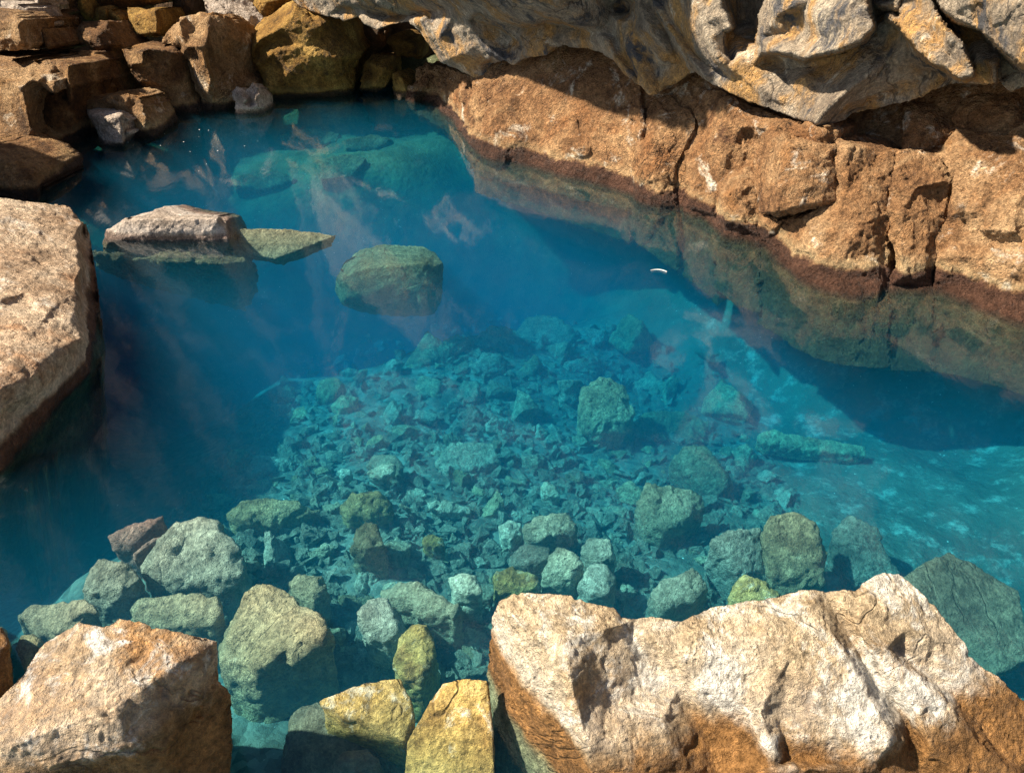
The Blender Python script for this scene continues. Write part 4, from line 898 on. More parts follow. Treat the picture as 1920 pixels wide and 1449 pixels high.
blk(8.58, [(456, 74, -.45), (479, 51, -.5), (495, 34, -.55), (520, 18, -.55), (545, 3, -.5), (562, 4, -.35), (600, 0, -.25), (640, 20, -.25), (656, 40, -.25), (670, 79, -.25), (682, 97, -.25), (671, 115, -.22), (664, 130, -.2), (662, 176, -.15), (655, 200, -.1), (505, 205, .0), (488, 140, -.05), (471, 112, -.05), (463, 91, -.2)],
    [[(471, 108, .02), (476, 88, .05), (490, 72, .08), (510, 62, .09), (532, 50, .11), (546, 32, .11), (553, 12, .04)], [(480, 105, -.04), (495, 85, -.03), (515, 80, .02)], [(478, 122, .06), (500, 112, .10), (514, 98, .08)], [(500, 130, .04), (560, 120, .12), (572, 85, .14), (600, 50, .10)], [(572, 85, .14), (590, 105, .16), (640, 110, .10), (668, 100, -.08)], [(590, 105, .16), (600, 140, .12), (610, 170, .08)], [(500, 175, .06), (600, 172, .06), (650, 165, -.04)], [(620, 60, .02), (650, 80, -.05)]],
    M_orange, 'largest ochre boulder of the back pile, under the far lip of the ceiling', thick=.9, size=.45)
blk(7.95, [(435, 175, -.06), (446, 164, -.06), (456, 168, -.04), (467, 166, -.06), (473, 155, -.1), (483, 169, -.06), (491, 178, -.05), (495, 203, 0), (488, 222, .0), (445, 224, .0), (440, 212, .0), (442, 192, .0)],
    [[(452, 178, .05), (462, 186, .07), (455, 196, .05)], [(468, 182, -.03), (470, 192, -.03)], [(478, 185, .05), (484, 198, .05)], [(448, 204, .04), (470, 202, .05)]],
    M_slab, 'small jagged pale lump at the waterline between ridged boulder and ochre boulder', size=.25, amp=1.4, rough=1.6, thick=.25, step=1.6, jag=3.0)
UP = [
    (7.35, [(-70, 14, -.3), (0, 18, -.1), (22, 22, -.06), (45, 38, .0), (44, 63, .03), (51, 87, .05), (50, 92, .03), (30, 95, .0), (0, 96, -.05), (-70, 97, -.3)], [[(0, 40, -.02), (35, 45, .06), (40, 80, .08)], [(0, 75, .0), (20, 70, .04)]], M_pile_lit, 'lit flat-faced block resting on top of the cleft block at the left edge'),
    (7.7, [(-70, -4, -.2), (25, 4, -.1), (53, 17, -.05), (62, 40, .0), (67, 92, .0), (57, 92, -.05), (52, 50, .0), (44, 34, .0), (20, 19, .0), (-70, 14, -.1)], [[(25, 11, .03), (48, 25, .05), (57, 45, .06)]], M_slab, 'grey curved slab arching over the lit flat-faced block'),
    (7.6, [(62, 58, -.05), (77, 55, .0), (93, 92, .02), (64, 92, .0)], [[(70, 65, .03), (75, 88, .04)], [(78, 70, -.03), (84, 88, -.02)], [(84, 72, .03), (88, 88, .04)]], M_pile, 'short upright lit stone with two stripes beside the lit flat-faced block'),
    (7.85, [(62, 26, .0), (88, 33, -.05), (107, 58, -.2), (120, 80, -.25), (128, 95, -.25), (93, 94, .03), (77, 57, .05), (63, 42, .05)], [[(72, 40, .05), (95, 75, .0)]], M_pile, 'dark sloping slab between the striped stone and the dark recess beside it'),
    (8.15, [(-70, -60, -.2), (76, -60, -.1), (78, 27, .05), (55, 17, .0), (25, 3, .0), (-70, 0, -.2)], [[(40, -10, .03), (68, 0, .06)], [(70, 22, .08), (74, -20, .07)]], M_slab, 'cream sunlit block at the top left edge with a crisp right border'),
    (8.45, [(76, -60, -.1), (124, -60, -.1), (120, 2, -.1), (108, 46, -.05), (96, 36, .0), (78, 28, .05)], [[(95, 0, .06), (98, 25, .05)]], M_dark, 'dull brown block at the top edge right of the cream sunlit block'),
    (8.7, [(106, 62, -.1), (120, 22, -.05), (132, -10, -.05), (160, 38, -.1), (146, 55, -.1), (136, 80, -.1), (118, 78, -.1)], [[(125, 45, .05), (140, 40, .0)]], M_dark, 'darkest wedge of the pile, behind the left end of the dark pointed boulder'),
    (8.8, [(126, -40, -.1), (158, -40, -.1), (168, 15, .0), (176, 39, .0), (158, 39, .0), (140, 18, -.03)], [[(150, 0, .05), (160, 25, .06)]], M_orange, 'slanting ochre slab at the top edge above the dark pointed boulder'),
    (8.75, [(172, 39, -.05), (180, 15, -.05), (201, 11, -.08), (206, 22, .0), (206, 44, .0)], [[(185, 22, .03), (198, 20, .08), (200, 38, .08)]], M_orange, 'small olive-lit block with a pale rim, left of the rounded golden block'),
    (8.7, [(200, 17, -.05), (222, 18, -.1), (239, 30, -.1), (238, 62, -.08), (249, 73, -.05), (235, 79, .0), (218, 60, .0), (204, 42, .0)], [[(212, 28, .05), (226, 35, .06), (228, 60, .06)]], M_orange, 'rounded golden block of the back pile, left of the brightest block'),
    (8.62, [(239, 15, -.1), (262, 20, -.12), (293, 14, -.1), (309, 18, -.18), (319, 42, -.2), (310, 70, -.15), (255, 69, -.05), (241, 34, -.1)], [[(244, 33, .0), (270, 28, .05), (292, 18, .10)], [(292, 18, .10), (294, 40, .13), (295, 63, .13)], [(256, 65, .02), (294, 63, .13)]], M_orange, 'brightest golden block of the back pile, above the dark square-faced boulder', ),
    (9.0, [(156, -60, -.1), (300, -60, -.1), (318, 0, -.1), (300, 6, .0), (270, 12, .0), (238, 20, .0), (206, 12, .0), (170, 14, -.05)], [[(190, 0, .05), (240, 0, .08), (290, -5, .08)]], M_pile, 'brown block at the top edge behind the golden blocks'),
    (8.05, [(155, 41, -.25), (168, 43, -.22), (182, 39, -.25), (200, 40, -.25), (218, 62, -.22), (233, 80, -.2), (241, 88, -.2), (212, 102, -.1), (215, 120, -.15), (202, 121, -.05), (182, 98, .0), (147, 78, -.05), (134, 63, -.15), (145, 51, -.2)], [[(160, 55, -.02), (185, 65, .03), (210, 85, .02)], [(165, 75, .03), (190, 90, .04)], [(200, 55, -.12), (225, 82, -.10)]], M_pile, 'dark brown pointed boulder below the golden blocks'),
    (7.7, [(137, 122, -.1), (148, 96, -.15), (178, 98, -.1), (200, 130, -.1), (222, 168, -.15), (232, 185, -.15), (150, 190, 0), (140, 160, .0)], [[(150, 120, .05), (170, 115, .05), (190, 150, .02)], [(155, 165, .06), (190, 170, .03)]], M_pile, 'shadowed brown boulder between the cleft block and the dark square-faced boulder'),
    (9.25, [(322, 24, -.05), (328, -40, -.1), (368, -40, -.1), (384, 28, -.1), (345, 32, .0)], [[(345, 0, .05), (360, 20, .03)]], M_dark, 'dark brown block at the top edge left of the pale cracked slab'),
    (9.05, [(364, -60, -.4), (440, -60, -.5), (472, 4, -.35), (494, 36, -.25), (482, 54, -.15), (456, 58, -.1), (440, 44, .0), (420, 30, .0), (388, 28, .0)], [[(400, 0, -.12), (425, 28, .02)], [(430, 30, -.04), (442, 22, -.10), (470, 30, -.12)], [(436, 36, .02), (465, 45, -.02)], [(450, 10, -.22), (478, 35, -.18)]], M_slab, 'pale tan cracked slab at the top edge behind the ridged boulder'),
    (9.35, [(474, 8, -.05), (498, -40, -.1), (560, -40, -.1), (548, 2, .0), (520, 18, .0), (496, 34, .0), (484, 28, .0)], [[(500, 5, .04), (525, 0, .05)]], M_orange, 'small ochre block wedged behind the top of the largest ochre boulder'),
    (8.75, [(672, 168, .0), (684, 118, -.1), (698, 103, -.12), (737, 104, -.1), (738, 140, -.05), (720, 165, .0), (705, 176, .0)], [[(700, 120, .05), (722, 130, .06), (710, 155, .05)]], M_orange, 'dim rounded ochre boulder in the dark recess, nearest the largest ochre boulder'),
    (8.6, [(736, 138, -.1), (750, 133, -.1), (768, 143, -.1), (776, 160, -.05), (778, 215, 0), (738, 215, 0)], [[(752, 148, .04), (758, 160, .05)]], M_orange, 'smallest dim stone in the dark recess, beside the end of the brown bank'),
    (9.1, [(722, 78, -.1), (730, 68, -.12), (760, 57, -.15), (796, 82, -.1), (790, 112, -.05), (742, 104, .0)], [[(735, 78, .05), (765, 80, .06)], [(745, 95, .04), (780, 98, .03)]], M_orange, 'dim ochre boulder high in the dark recess under the ceiling'),
    (9.5, [(650, 60, -.1), (665, 30, -.1), (720, 35, -.1), (724, 85, -.05), (690, 110, .0), (676, 100, .0)], [[(680, 60, .05), (705, 70, .05)]], M_dark, 'darkest boulder in the recess, tucked behind the right shoulder of the ochre boulder'),
]
for Y, ol, ln, mt, lab in UP:
    blk(Y, ol, ln, mt, lab, size=.35)

# ------------------------------------------------------------------ traced stones under the water
NS = np.array([0.0, -0.45, 0.9])
LAND = []
def sunk(outline, label, mat=None, lift=0.07, thick=0.2, bulge=0.05, voxel=.009, tilt=NS, name='stone', cat='stone', floor=None, **kw):
    cx = sum(p[0] for p in outline) / len(outline); cy = sum(p[1] for p in outline) / len(outline)
    near = float(np.interp(cy, [900, 1040, 1250], [0, .09, .18]))
    a = floor_hit(cx, cy, lift + near) if floor is None else Z(cx, cy, floor)
    thick += near; bulge *= .6
    jt = random.Random(int(cx * 3 + cy * 5))
    tilt = np.asarray(tilt) + np.array([jt.uniform(-.35, .35), jt.uniform(-.25, .2), 0])
    f = [PL(x, y, a, tilt) for x, y in outline]
    c = sum(f) / len(f)
    nn = np.asarray(tilt) / np.linalg.norm(tilt)
    jit = random.Random(int(cx * 7 + cy))
    top = [c + (p - c) * jit.uniform(.55, .92) + nn * bulge * jit.uniform(.2, 1.3) for p in f]
    bot = moved(f, (0, 0.02, -thick), .95)
    if mat in (None, M_stone) and ((cx < 660 and cy > 925) or jit.random() < .22): mat = M_tan_stone
    o = rock(name, [f + top + bot], mat or M_stone, label, cat, voxel=voxel, smooth=1, **{**dict(rough=1.5, amp=.75, chip=2.2), **kw})
    LAND.append((cx, cy, label))
    return o
sunk([(258, 1062), (300, 1005), (345, 975), (378, 967), (412, 975), (440, 1010), (458, 1040), (458, 1085), (415, 1110), (330, 1098), (272, 1086)], 'largest submerged tan boulder on the left, beside the reddish stones', M_stone, .14, .3, .06, voxel=.012, name='boulder', cat='boulder')
sunk([(206, 1002), (240, 985), (306, 966), (308, 985), (275, 1008), (250, 1034), (216, 1028)], 'larger reddish stone against the upper left of the submerged tan boulder', M_red_stone, .14, .2)
sunk([(247, 1043), (270, 1020), (304, 1005), (308, 1012), (272, 1034), (252, 1047)], 'thin red sliver of rock between the reddish stone and the submerged tan boulder', M_red_stone, .14, .12, .02, voxel=.008)
sunk([(150, 1112), (172, 1062), (195, 1042), (248, 1058), (264, 1085), (245, 1110), (215, 1130), (180, 1128)], 'drab angular boulder left of the largest submerged tan boulder', M_stone, .12, .25, name='boulder', cat='boulder')
sunk([(238, 1140), (262, 1118), (330, 1112), (408, 1118), (424, 1148), (400, 1174), (330, 1182), (250, 1170)], 'long drab boulder lying between the submerged tan boulder and the near left boulder', M_stone, .12, .25, name='boulder', cat='boulder')
sunk([(36, 1160), (60, 1140), (120, 1126), (165, 1124), (186, 1146), (150, 1172), (120, 1195), (60, 1196)], 'dark flat stone in shade near the left edge, above the near left boulder', M_stone, .12, .2)
sunk([(406, 1215), (440, 1150), (470, 1108), (500, 1094), (535, 1102), (568, 1142), (618, 1162), (622, 1192), (560, 1236), (520, 1256), (478, 1280), (415, 1268)], 'big wedge-shaped tan boulder underwater, right of the near left boulder', M_stone, .15, .3, .07, voxel=.011, name='boulder', cat='boulder')
sunk([(536, 1092), (560, 1076), (606, 1078), (614, 1110), (590, 1136), (552, 1118)], 'squarish stone touching the top right of the big wedge-shaped boulder', None, .08)
sunk([(24, 1212), (40, 1188), (68, 1188), (86, 1210), (78, 1242), (48, 1250)], 'small porous dark stone by the left end of the near left boulder', None, .14, .2)
sunk([(596, 1312), (645, 1290), (692, 1276), (752, 1270), (772, 1315), (778, 1345), (760, 1392), (705, 1356), (640, 1342)], 'yellow wedge of rock just under the surface, left of the tall yellow slab', M_yellow, .0, .3, .02, voxel=.008, floor=-.06, amp=.4, rough=.9, chip=1.0)
sunk([(762, 1390), (790, 1340), (832, 1276), (880, 1270), (914, 1272), (925, 1360), (930, 1500), (750, 1500)], 'tall yellow slab leaning on the left side of the near right boulder', M_yellow, .0, .4, .02, voxel=.008, floor=-.03, amp=.4, rough=.9, chip=1.0)
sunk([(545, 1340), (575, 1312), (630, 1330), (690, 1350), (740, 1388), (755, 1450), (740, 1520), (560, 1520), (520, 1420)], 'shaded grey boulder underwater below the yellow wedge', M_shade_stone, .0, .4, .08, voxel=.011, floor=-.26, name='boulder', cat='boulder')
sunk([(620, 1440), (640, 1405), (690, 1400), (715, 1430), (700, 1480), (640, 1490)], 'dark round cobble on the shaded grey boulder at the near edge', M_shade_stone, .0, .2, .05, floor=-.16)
sunk([(738, 1240), (746, 1196), (778, 1168), (802, 1170), (818, 1205), (808, 1255), (790, 1278), (752, 1270)], 'upright yellowish stone standing in the dark gap above the yellow wedge', M_yellow, .12, .25)
sunk([(668, 1150), (690, 1122), (725, 1120), (758, 1160), (762, 1196), (730, 1210), (690, 1192)], 'brownish pitted stone just left of the upright yellowish stone', None, .10, .2)
sunk([(714, 1108), (750, 1092), (792, 1092), (840, 1118), (868, 1138), (850, 1156), (790, 1152), (722, 1132)], 'long drab stone above the brownish pitted stone', None, .08)
sunk([(842, 1084), (870, 1074), (892, 1078), (906, 1112), (880, 1122), (850, 1116)], 'small pale crumbly stone right of the long drab stone', M_pale_stone, .09, .12)
sunk([(924, 1074), (960, 1066), (1008, 1080), (1012, 1104), (975, 1118), (930, 1110)], 'yellowish flat stone just beyond the near right boulder', M_yellow, .06, .15)
sunk([(1012, 1085), (1030, 1040), (1050, 1022), (1088, 1040), (1096, 1070), (1070, 1092), (1040, 1098)], 'angular pitted stone between the yellowish flat stone and the round pitted one', None, .09)
sunk([(1088, 1030), (1105, 1008), (1142, 1008), (1158, 1048), (1130, 1062), (1098, 1056)], 'round pitted stone in the middle, at the edge of the deep shadow', None, .10)
sunk([(1084, 1092), (1112, 1052), (1140, 1060), (1158, 1090), (1140, 1122), (1100, 1118)], 'drab stone directly below the round pitted stone', None, .06)
sunk([(980, 990), (1010, 968), (1062, 958), (1085, 985), (1072, 1010), (1020, 1020), (990, 1012)], 'large lit pitted stone in the middle of the rubble', None, .11, .2)
sunk([(954, 1042), (985, 1022), (1030, 1025), (1042, 1050), (1000, 1066), (962, 1062)], 'drab wedge stone right under the large lit pitted stone', None, .07)
sunk([(934, 985), (958, 974), (980, 982), (978, 1005), (958, 1018), (940, 1006)], 'small pale stone left of the large lit pitted stone', M_pale_stone, .06, .1)
sunk([(1012, 910), (1026, 902), (1044, 912), (1052, 930), (1036, 937), (1018, 930)], 'bright cream pebble, the palest in the middle of the pool', M_pale_stone, .07, .06, .03, voxel=.008)
sunk([(790, 1012), (808, 1001), (832, 1006), (834, 1022), (812, 1030), (794, 1024)], 'oval yellowish pebble left of the small pale stone', M_yellow, .05, .08, .03, voxel=.008)
sunk([(656, 1030), (668, 990), (685, 976), (706, 984), (724, 1022), (700, 1036), (668, 1038)], 'upright tan stone lit on top, casting a dark gap to its right', None, .14, .2)
sunk([(636, 950), (660, 924), (710, 918), (736, 942), (732, 966), (690, 980), (650, 972)], 'rounded drab stone behind the upright tan stone', None, .08)
sunk([(686, 872), (700, 852), (740, 850), (758, 872), (752, 898), (715, 896)], 'crusty stone with a pale chip, right of the shadow edge', None, .10)
sunk([(688, 884), (715, 868), (742, 868), (740, 886), (716, 900), (696, 896)], 'pale chip resting on the front of the crusty stone', M_pale_stone, .14, .05, .02, voxel=.008)
sunk([(630, 882), (642, 876), (660, 880), (658, 892), (642, 896)], 'little bright pebble left of the crusty stone', M_pale_stone, .06, .06, .02, voxel=.008)
sunk([(812, 868), (835, 835), (880, 826), (924, 830), (940, 866), (905, 880), (870, 884)], 'broad flat pale-green slab in the middle distance', None, .07, .15, .02)
sunk([(420, 965), (450, 938), (500, 930), (560, 940), (600, 958), (560, 986), (500, 990), (440, 985)], 'low flat brown stone at the edge of the big shadow', None, .06)
sunk([(800, 940), (830, 935), (880, 950), (884, 962), (840, 962), (806, 952)], 'thin light-edged flake above the oval pebble', M_pale_stone, .04, .06, .015, voxel=.008)
sunk([(590, 735), (600, 712), (628, 706), (648, 722), (640, 742), (612, 752)], 'first dark cobble beyond the tip of the big shadow', None, .08)
sunk([(618, 760), (640, 740), (672, 744), (668, 765), (640, 772)], 'dark cobble right below the first cobble at the shadow tip', None, .05)
sunk([(716, 775), (735, 752), (756, 766), (750, 788), (730, 792)], 'lone blue-lit cobble right of the shadow-tip cobbles', None, .06)
sunk([(1082, 760), (1092, 722), (1132, 706), (1172, 724), (1192, 772), (1178, 802), (1132, 814), (1090, 798)], 'largest round boulder out in the turquoise part', None, .24, .3, .08, name='boulder', cat='boulder')
sunk([(1175, 800), (1210, 772), (1280, 768), (1330, 790), (1320, 830), (1240, 835), (1190, 826)], 'flat turquoise slab right of the largest round boulder', None, .06, .15, .02)
sunk([(1258, 858), (1280, 834), (1322, 830), (1350, 865), (1378, 905), (1345, 930), (1300, 908)], 'sharp-edged boulder in front of the flat turquoise slab, with a long dark shadow', None, .16, .25, name='boulder', cat='boulder')
sunk([(1196, 940), (1212, 908), (1260, 908), (1318, 926), (1322, 950), (1290, 985), (1240, 1012), (1205, 990)], 'big angular boulder left of the deep gap in the middle right', None, .16, .25, name='boulder', cat='boulder')
sunk([(1426, 1010), (1445, 965), (1490, 958), (1532, 975), (1552, 1040), (1545, 1090), (1500, 1102), (1445, 1085)], 'big squarish boulder just beyond the middle of the near right boulder', None, .17, .28, name='boulder', cat='boulder')
sunk([(1330, 1014), (1365, 996), (1425, 990), (1428, 1030), (1405, 1058), (1440, 1085), (1385, 1080)], 'notched drab stone left of the big squarish boulder', None, .12, .2)
sunk([(1218, 1112), (1240, 1085), (1305, 1062), (1330, 1098), (1300, 1130), (1240, 1146)], 'dark lumpy stone beyond the dip of the near right boulder', None, .08, .2)
sunk([(1364, 1122), (1378, 1090), (1396, 1074), (1440, 1095), (1468, 1116), (1440, 1150), (1380, 1140)], 'green-yellow stone right behind the crest of the near right boulder', M_yellow, .14, .2)
sunk([(1558, 1000), (1590, 966), (1640, 985), (1690, 1075), (1660, 1100), (1600, 1095)], 'smooth bluish slab between the squarish boulder and the dark plank-like slab', None, .06, .2, .02)
sunk([(1418, 822), (1424, 810), (1450, 806), (1625, 838), (1624, 856), (1560, 850), (1432, 830)], 'long straight log-like bar of stone lying on the pale right-hand floor', None, .14, .10, .03)
# dark plank-like slab, right
T = [Z(1688, 1082, -.26), Z(1782, 1030, -.26), Z(1915, 1108, -.30), Z(1940, 1230, -.36), Z(1870, 1265, -.40), Z(1720, 1090, -.30)]
rock('boulder', [T + moved(T, (-.10, .06, -.3), .98)], M_shade_stone, 'dark flat plank-like slab sloping down behind the right end of the near right boulder', 'boulder', voxel=.012, smooth=1, size=.4, amp=.7, rough=1.1)
T = [Z(1688, 1084, -.34), Z(1722, 1062, -.34), Z(1860, 1240, -.42), Z(1830, 1262, -.44)]
rock('boulder', [T + moved(T, (-.04, .02, -.2), .98)], M_greenstone, 'olive ledge along the near side of the dark plank-like slab', 'boulder', voxel=.012, smooth=1, size=.4, amp=.7, rough=1.1)
for o, lb, a, b in (([(880, 640), (920, 610), (960, 615), (965, 640), (910, 660)], 'blurred boulder at the left of the far turquoise heap', .15, None), ([(960, 625), (990, 592), (1040, 592), (1085, 625), (1070, 655), (1010, 655)], 'broad blurred boulder at the top of the far turquoise heap', .2, None),
                    ([(760, 680), (800, 620), (850, 650), (840, 690), (790, 694)], 'faint angular boulder left of the far turquoise heap', .2, None), ([(880, 690), (905, 660), (945, 665), (950, 695), (910, 712)], 'small faint boulder below the left of the far turquoise heap', .15, None),
                    ([(965, 700), (1000, 665), (1020, 680), (1000, 715), (975, 718)], 'narrow faint stone in the middle of the far turquoise heap', .14, None), ([(1050, 690), (1110, 660), (1140, 680), (1120, 705), (1065, 710)], 'low faint slab behind the largest round boulder', .1, None),
                    ([(536, 640), (560, 622), (606, 614), (610, 636), (575, 650)], 'dim lone rock in the dark water left of centre', .3, None), ([(1180, 720), (1220, 694), (1250, 720), (1235, 748), (1190, 748)], 'faint stone right behind the largest round boulder', .12, None),
                    ([(850, 755), (868, 712), (898, 715), (900, 745), (880, 768)], 'dim boulder at the near edge of the dark blue pit', .12, None), ([(770, 745), (790, 700), (830, 712), (820, 745)], 'dim stone left of the dark blue pit', .12, None)):
    sunk(o, lb, None, a * .25, .3, .05, voxel=.013, name='boulder', cat='boulder', amp=.9)
# far flagstones under shallow green water
for o, lb in (([(600, 212), (640, 203), (692, 208), (690, 218), (640, 222)], 'farthest green flagstone, beneath the ochre boulder'), ([(688, 226), (720, 212), (778, 216), (780, 232), (730, 240)], 'green flagstone near the end of the brown bank'),
              ([(520, 252), (580, 240), (640, 250), (630, 268), (560, 272)], 'green flagstone in the middle of the far shallows'), ([(590, 300), (650, 286), (690, 296), (660, 330), (600, 336)], 'greenest flagstone, beside the bright ceiling reflection'),
              ([(430, 330), (520, 318), (560, 336), (500, 356), (440, 350)], 'sunken green flagstone beyond the emergent grey slab'), ([(640, 262), (700, 250), (740, 262), (700, 282), (650, 280)], 'tilted green flagstone left of the bank end'),
              ([(460, 392), (560, 380), (640, 392), (600, 420), (480, 420)], 'wide dim flagstone behind the thin pale slab')):
    sunk(o, lb, M_greenstone, .07, .12, .015, voxel=.014, name='flagstone', cat='stone', amp=.5, rough=.6)

# ------------------------------------------------------------------ rubble: one stone of each shape, then copies
def pebble_mesh(k):
    r = random.Random(500 + k)
    pts = []
    for _ in range(r.randint(7, 11)):
        v = Vector((r.gauss(0, 1), r.gauss(0, 1), r.gauss(0, 1))).normalized()
        pts.append(np.array([v.x * .56 * r.uniform(.8, 1.1), v.y * .46 * r.uniform(.7, 1.1), v.z * .42 * r.uniform(.7, 1.1)]))
    me = remeshed([pts], .022, 1)
    co, no = arrays(me)
    d = fbm(co, .35, 4, 40 + k, .6) * .03 + chips(co, .40, 60 + k) * .06 + chips(co, .17, 70 + k) * .03 + fbm(co, .06, 3, 80 + k, .6) * .018
    me.vertices.foreach_set('co', (co + no * d[:, None]).astype(np.float32).ravel())
    me.polygons.foreach_set('use_smooth', np.ones(len(me.polygons), bool)); me.update()
    me.name = 'stone'; me.materials.append(M_stone)
    return me
PEB = [pebble_mesh(k) for k in range(16)]
placed = [(x, y, 34) for x, y, _ in LAND]
REGION = [(340, 1000), (400, 900), (480, 780), (580, 690), (720, 630), (900, 605), (1150, 620), (1330, 700), (1430, 850), (1460, 960), (1420, 1120), (1200, 1150), (930, 1160), (900, 1260), (760, 1300), (620, 1280), (620, 1180), (470, 1080)]
def inside(x, y, poly):
    c = False
    for (x0, y0), (x1, y1) in zip(poly, poly[1:] + poly[:1]):
        if (y0 > y) != (y1 > y) and x < (x1 - x0) * (y - y0) / (y1 - y0) + x0: c = not c
    return c
REGION2 = [(300, 1010), (380, 900), (450, 780), (560, 680), (700, 620), (900, 600), (1150, 610), (1340, 690), (1450, 850), (1500, 960), (1460, 1130), (1200, 1160), (930, 1180), (905, 1290), (760, 1330), (600, 1310), (600, 1200), (440, 1090)]
r = random.Random(77)
stones, tries = [], 0
while len(stones) < 226 and tries < 30000:
    tries += 1
    x, y = r.uniform(340, 1460), r.uniform(600, 1300)
    if not inside(x, y, REGION): continue
    far_big = x > 820 and y < 800 and x > 820 + (y - 600) * .5
    s = (r.uniform(24, 46) if r.random() < .38 else r.uniform(46, 96)) * (0.62 + 0.38 * (y - 600) / 600)
    if far_big: s = r.uniform(55, 120)
    if any((x - a) ** 2 + ((y - b) * 1.3) ** 2 < ((s * .5 + q) * .70) ** 2 for a, b, q in placed): continue
    placed.append((x, y, s * .5)); stones.append((x, y, s))
first = None
seen = {}
for k, (x, y, s) in enumerate(stones):
    p = floor_hit(x, y, 0.0)
    t = np.linalg.norm(p - EYE)
    sz = s * t / FPX
    me = PEB[k % len(PEB)]
    if first is None or k < len(PEB):
        o = bpy.data.objects.new('stone', me)
        first = first or o
    else:
        o = first.copy(); o.data = me
    COL.objects.link(o)
    o.scale = (sz * r.uniform(.9, 1.25), sz * r.uniform(.9, 1.25), sz * r.uniform(.8, 1.2))
    o.location = (p[0], p[1], p[2] + sz * r.uniform(.06, .24))
    o.rotation_euler = (r.uniform(-.5, .5), r.uniform(-.5, .5), r.uniform(0, 6.28))
    near = min(LAND, key=lambda q: (q[0] - x) ** 2 + (q[1] - y) ** 2)
    dx, dy = x - near[0], y - near[1]
    side = ('right of' if dx > 0 else 'left of') if abs(dx) > abs(dy) else ('below' if dy > 0 else 'above')
    short = near[2].split(',')[0]
    for cut in (' with ', ' lying ', ' standing ', ' casting ', ' resting '):
        short = short.split(cut)[0]
    words = short.split()
    short = ' '.join(words[:8])
    kind_ = 'small' if s < 26 else 'medium' if s < 44 else 'large'
    key = (kind_, side, short)
    seen[key] = seen.get(key, 0) + 1
    nth = ('', 'second ', 'third ', 'fourth ', 'fifth ', 'sixth ', 'seventh ', 'eighth ', 'ninth ', 'tenth ')[min(9, seen[key] - 1)]
    tag(o, f'{nth}{kind_} drab rubble stone {side} the {short}', 'stone', 'rubble stones on the pool floor')

# ------------------------------------------------------------------ gravel (uncountable) on the lit floor
def build_gravel():
    r = random.Random(5)
    protos = []
    for k in range(48):
        bm = bmesh.new()
        fl = r.uniform(.6, 1.0)
        for _ in range(9):
            v = Vector((r.gauss(0, 1), r.gauss(0, 1), r.gauss(0, 1))).normalized()
            bm.verts.new((v.x * 1.25, v.y * r.uniform(.7, 1), v.z * fl))
        g = bmesh.ops.convex_hull(bm, input=bm.verts[:])
        bad = list({v for v in g['geom_interior'] + g['geom_unused'] if isinstance(v, bmesh.types.BMVert) and v.is_valid and not v.link_faces})
        if bad: bmesh.ops.delete(bm, geom=bad, context='VERTS')
        bmesh.ops.triangulate(bm, faces=bm.faces[:])
        bm.verts.index_update()
        protos.append((np.array([v.co[:] for v in bm.verts]), np.array([[v.index for v in f.verts] for f in bm.faces])))
        bm.free()
    V, F, n = [], [], 0
    for k in range(10500):
        x, y = r.uniform(300, 1520), r.uniform(600, 1340)
        if not inside(x, y, REGION2): continue
        p = floor_hit_fast(x, y)
        s = min(.032, .006 * math.exp(abs(r.gauss(0, .75)))) if k % 4 else r.uniform(.018, .055)
        pv, pf = protos[r.randrange(len(protos))]
        az, tx, ty = r.uniform(0, 6.28), r.uniform(-.5, .5), r.uniform(-.5, .5)
        q = pv * s
        q = np.stack([q[:, 0] * math.cos(az) - q[:, 1] * math.sin(az), q[:, 0] * math.sin(az) + q[:, 1] * math.cos(az), q[:, 2] + tx * q[:, 0] + ty * q[:, 1]], 1)
        V.append(q + np.array([p[0], p[1], p[2] + s * .25])); F.append(pf + n); n += len(pv)
    V = np.concatenate(V); F = np.concatenate(F)
    me = bpy.data.meshes.new('gravel')
    me.from_pydata(V.tolist(), [], F.tolist()); me.update()
    me.materials.append(M_stone)
    o = bpy.data.objects.new('gravel', me); COL.objects.link(o)
    tag(o, 'fine gravel strewn between the stones of the pool floor', 'gravel', None, 'stuff')
_gx = np.arange(280, 1560, 20); _gy = np.arange(580, 1380, 20)
_gz = np.array([[floor_hit(x, y)[2] for x in _gx] for y in _gy])
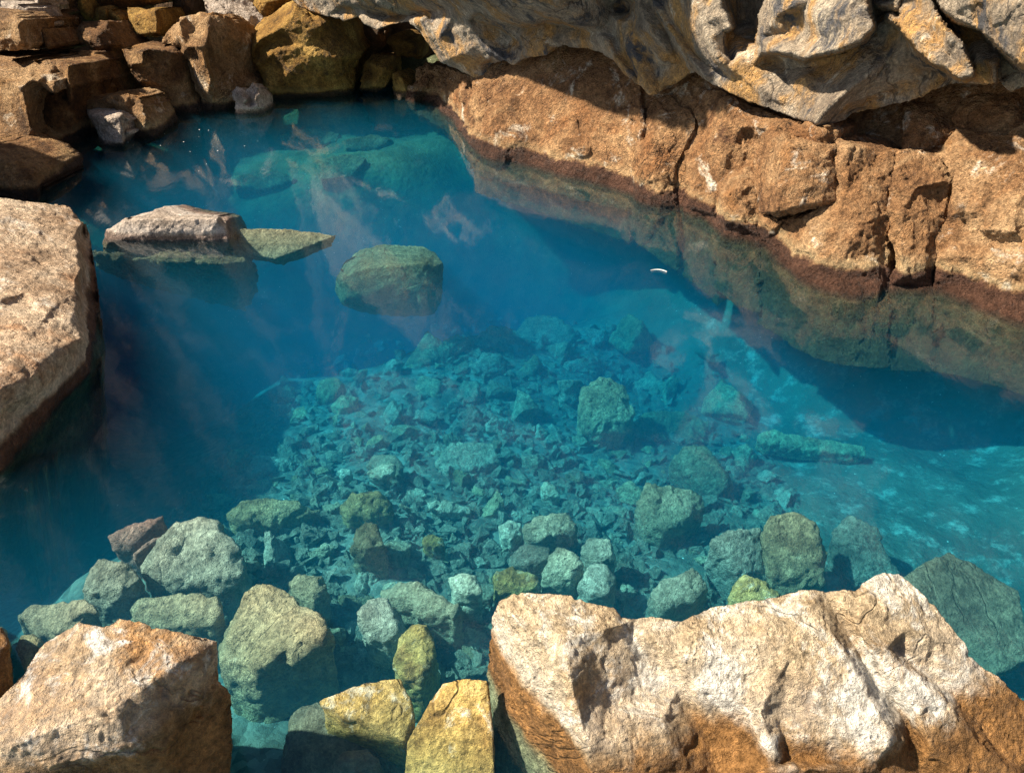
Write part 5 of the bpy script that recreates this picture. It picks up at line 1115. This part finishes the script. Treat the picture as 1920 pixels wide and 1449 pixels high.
def floor_hit_fast(x, y):
    i, j = (x - 280) / 20, (y - 580) / 20
    i0, j0 = int(i), int(j); a, b = i - i0, j - j0
    z = (_gz[j0, i0] * (1 - a) + _gz[j0, i0 + 1] * a) * (1 - b) + (_gz[j0 + 1, i0] * (1 - a) + _gz[j0 + 1, i0 + 1] * a) * b
    return Z(x, y, z)
build_gravel()

# ------------------------------------------------------------------ things afloat
def build_foam():
    r = random.Random(3)
    bm = bmesh.new()
    for k in range(16):
        x, y = (r.gauss(350, 70), r.gauss(262, 18)) if k < 45 else (r.gauss(720, 40), r.gauss(245, 14)) if k < 75 else (r.gauss(560, 60), r.gauss(225, 12))
        p = Z(x, y, .001)
        s = r.uniform(.0018, .005)
        bmesh.ops.create_icosphere(bm, subdivisions=1, radius=s)
        bm.verts.ensure_lookup_table()
        for v in bm.verts[-12:]:
            v.co = Vector((v.co.x * 1.3, v.co.y * 1.3, v.co.z * .4)) + Vector(p)
    me = bpy.data.meshes.new('foam'); bm.to_mesh(me); bm.free()
    me.materials.append(plain('white_foam', (0.8, 0.8, 0.76)))
    o = bpy.data.objects.new('foam', me); COL.objects.link(o)
    tag(o, 'white foam specks drifting on the far water', 'foam', None, 'stuff')
build_foam()
def build_feather():
    bm = bmesh.new()
    n = 14
    rows = []
    for k in range(n):
        a = k / (n - 1)
        c = Z(1220 + 30 * a, 507 - 3.0 * math.sin(a * 3.0) + 3 * a, 0.005)
        w = 0.0045 * math.sin(math.pi * (0.12 + 0.8 * a)) + .001
        rows.append([bm.verts.new(Vector(c) + Vector((0.0, dy * w, dz * .004))) for dy, dz in ((-1, 0), (0, 1), (1, 0), (0, -1))])
    for a, b in zip(rows, rows[1:]):
        for q in range(4):
            bm.faces.new((a[q], a[(q + 1) % 4], b[(q + 1) % 4], b[q]))
    bm.faces.new(rows[0][::-1]); bm.faces.new(rows[-1])
    me = bpy.data.meshes.new('feather'); bm.to_mesh(me); bm.free()
    me.materials.append(plain('white_vane', (0.55, 0.55, 0.50)))
    o = bpy.data.objects.new('feather', me); COL.objects.link(o)
    tag(o, 'thin white curved sliver floating on the water below the dark cleft of the bank', 'feather')
build_feather()
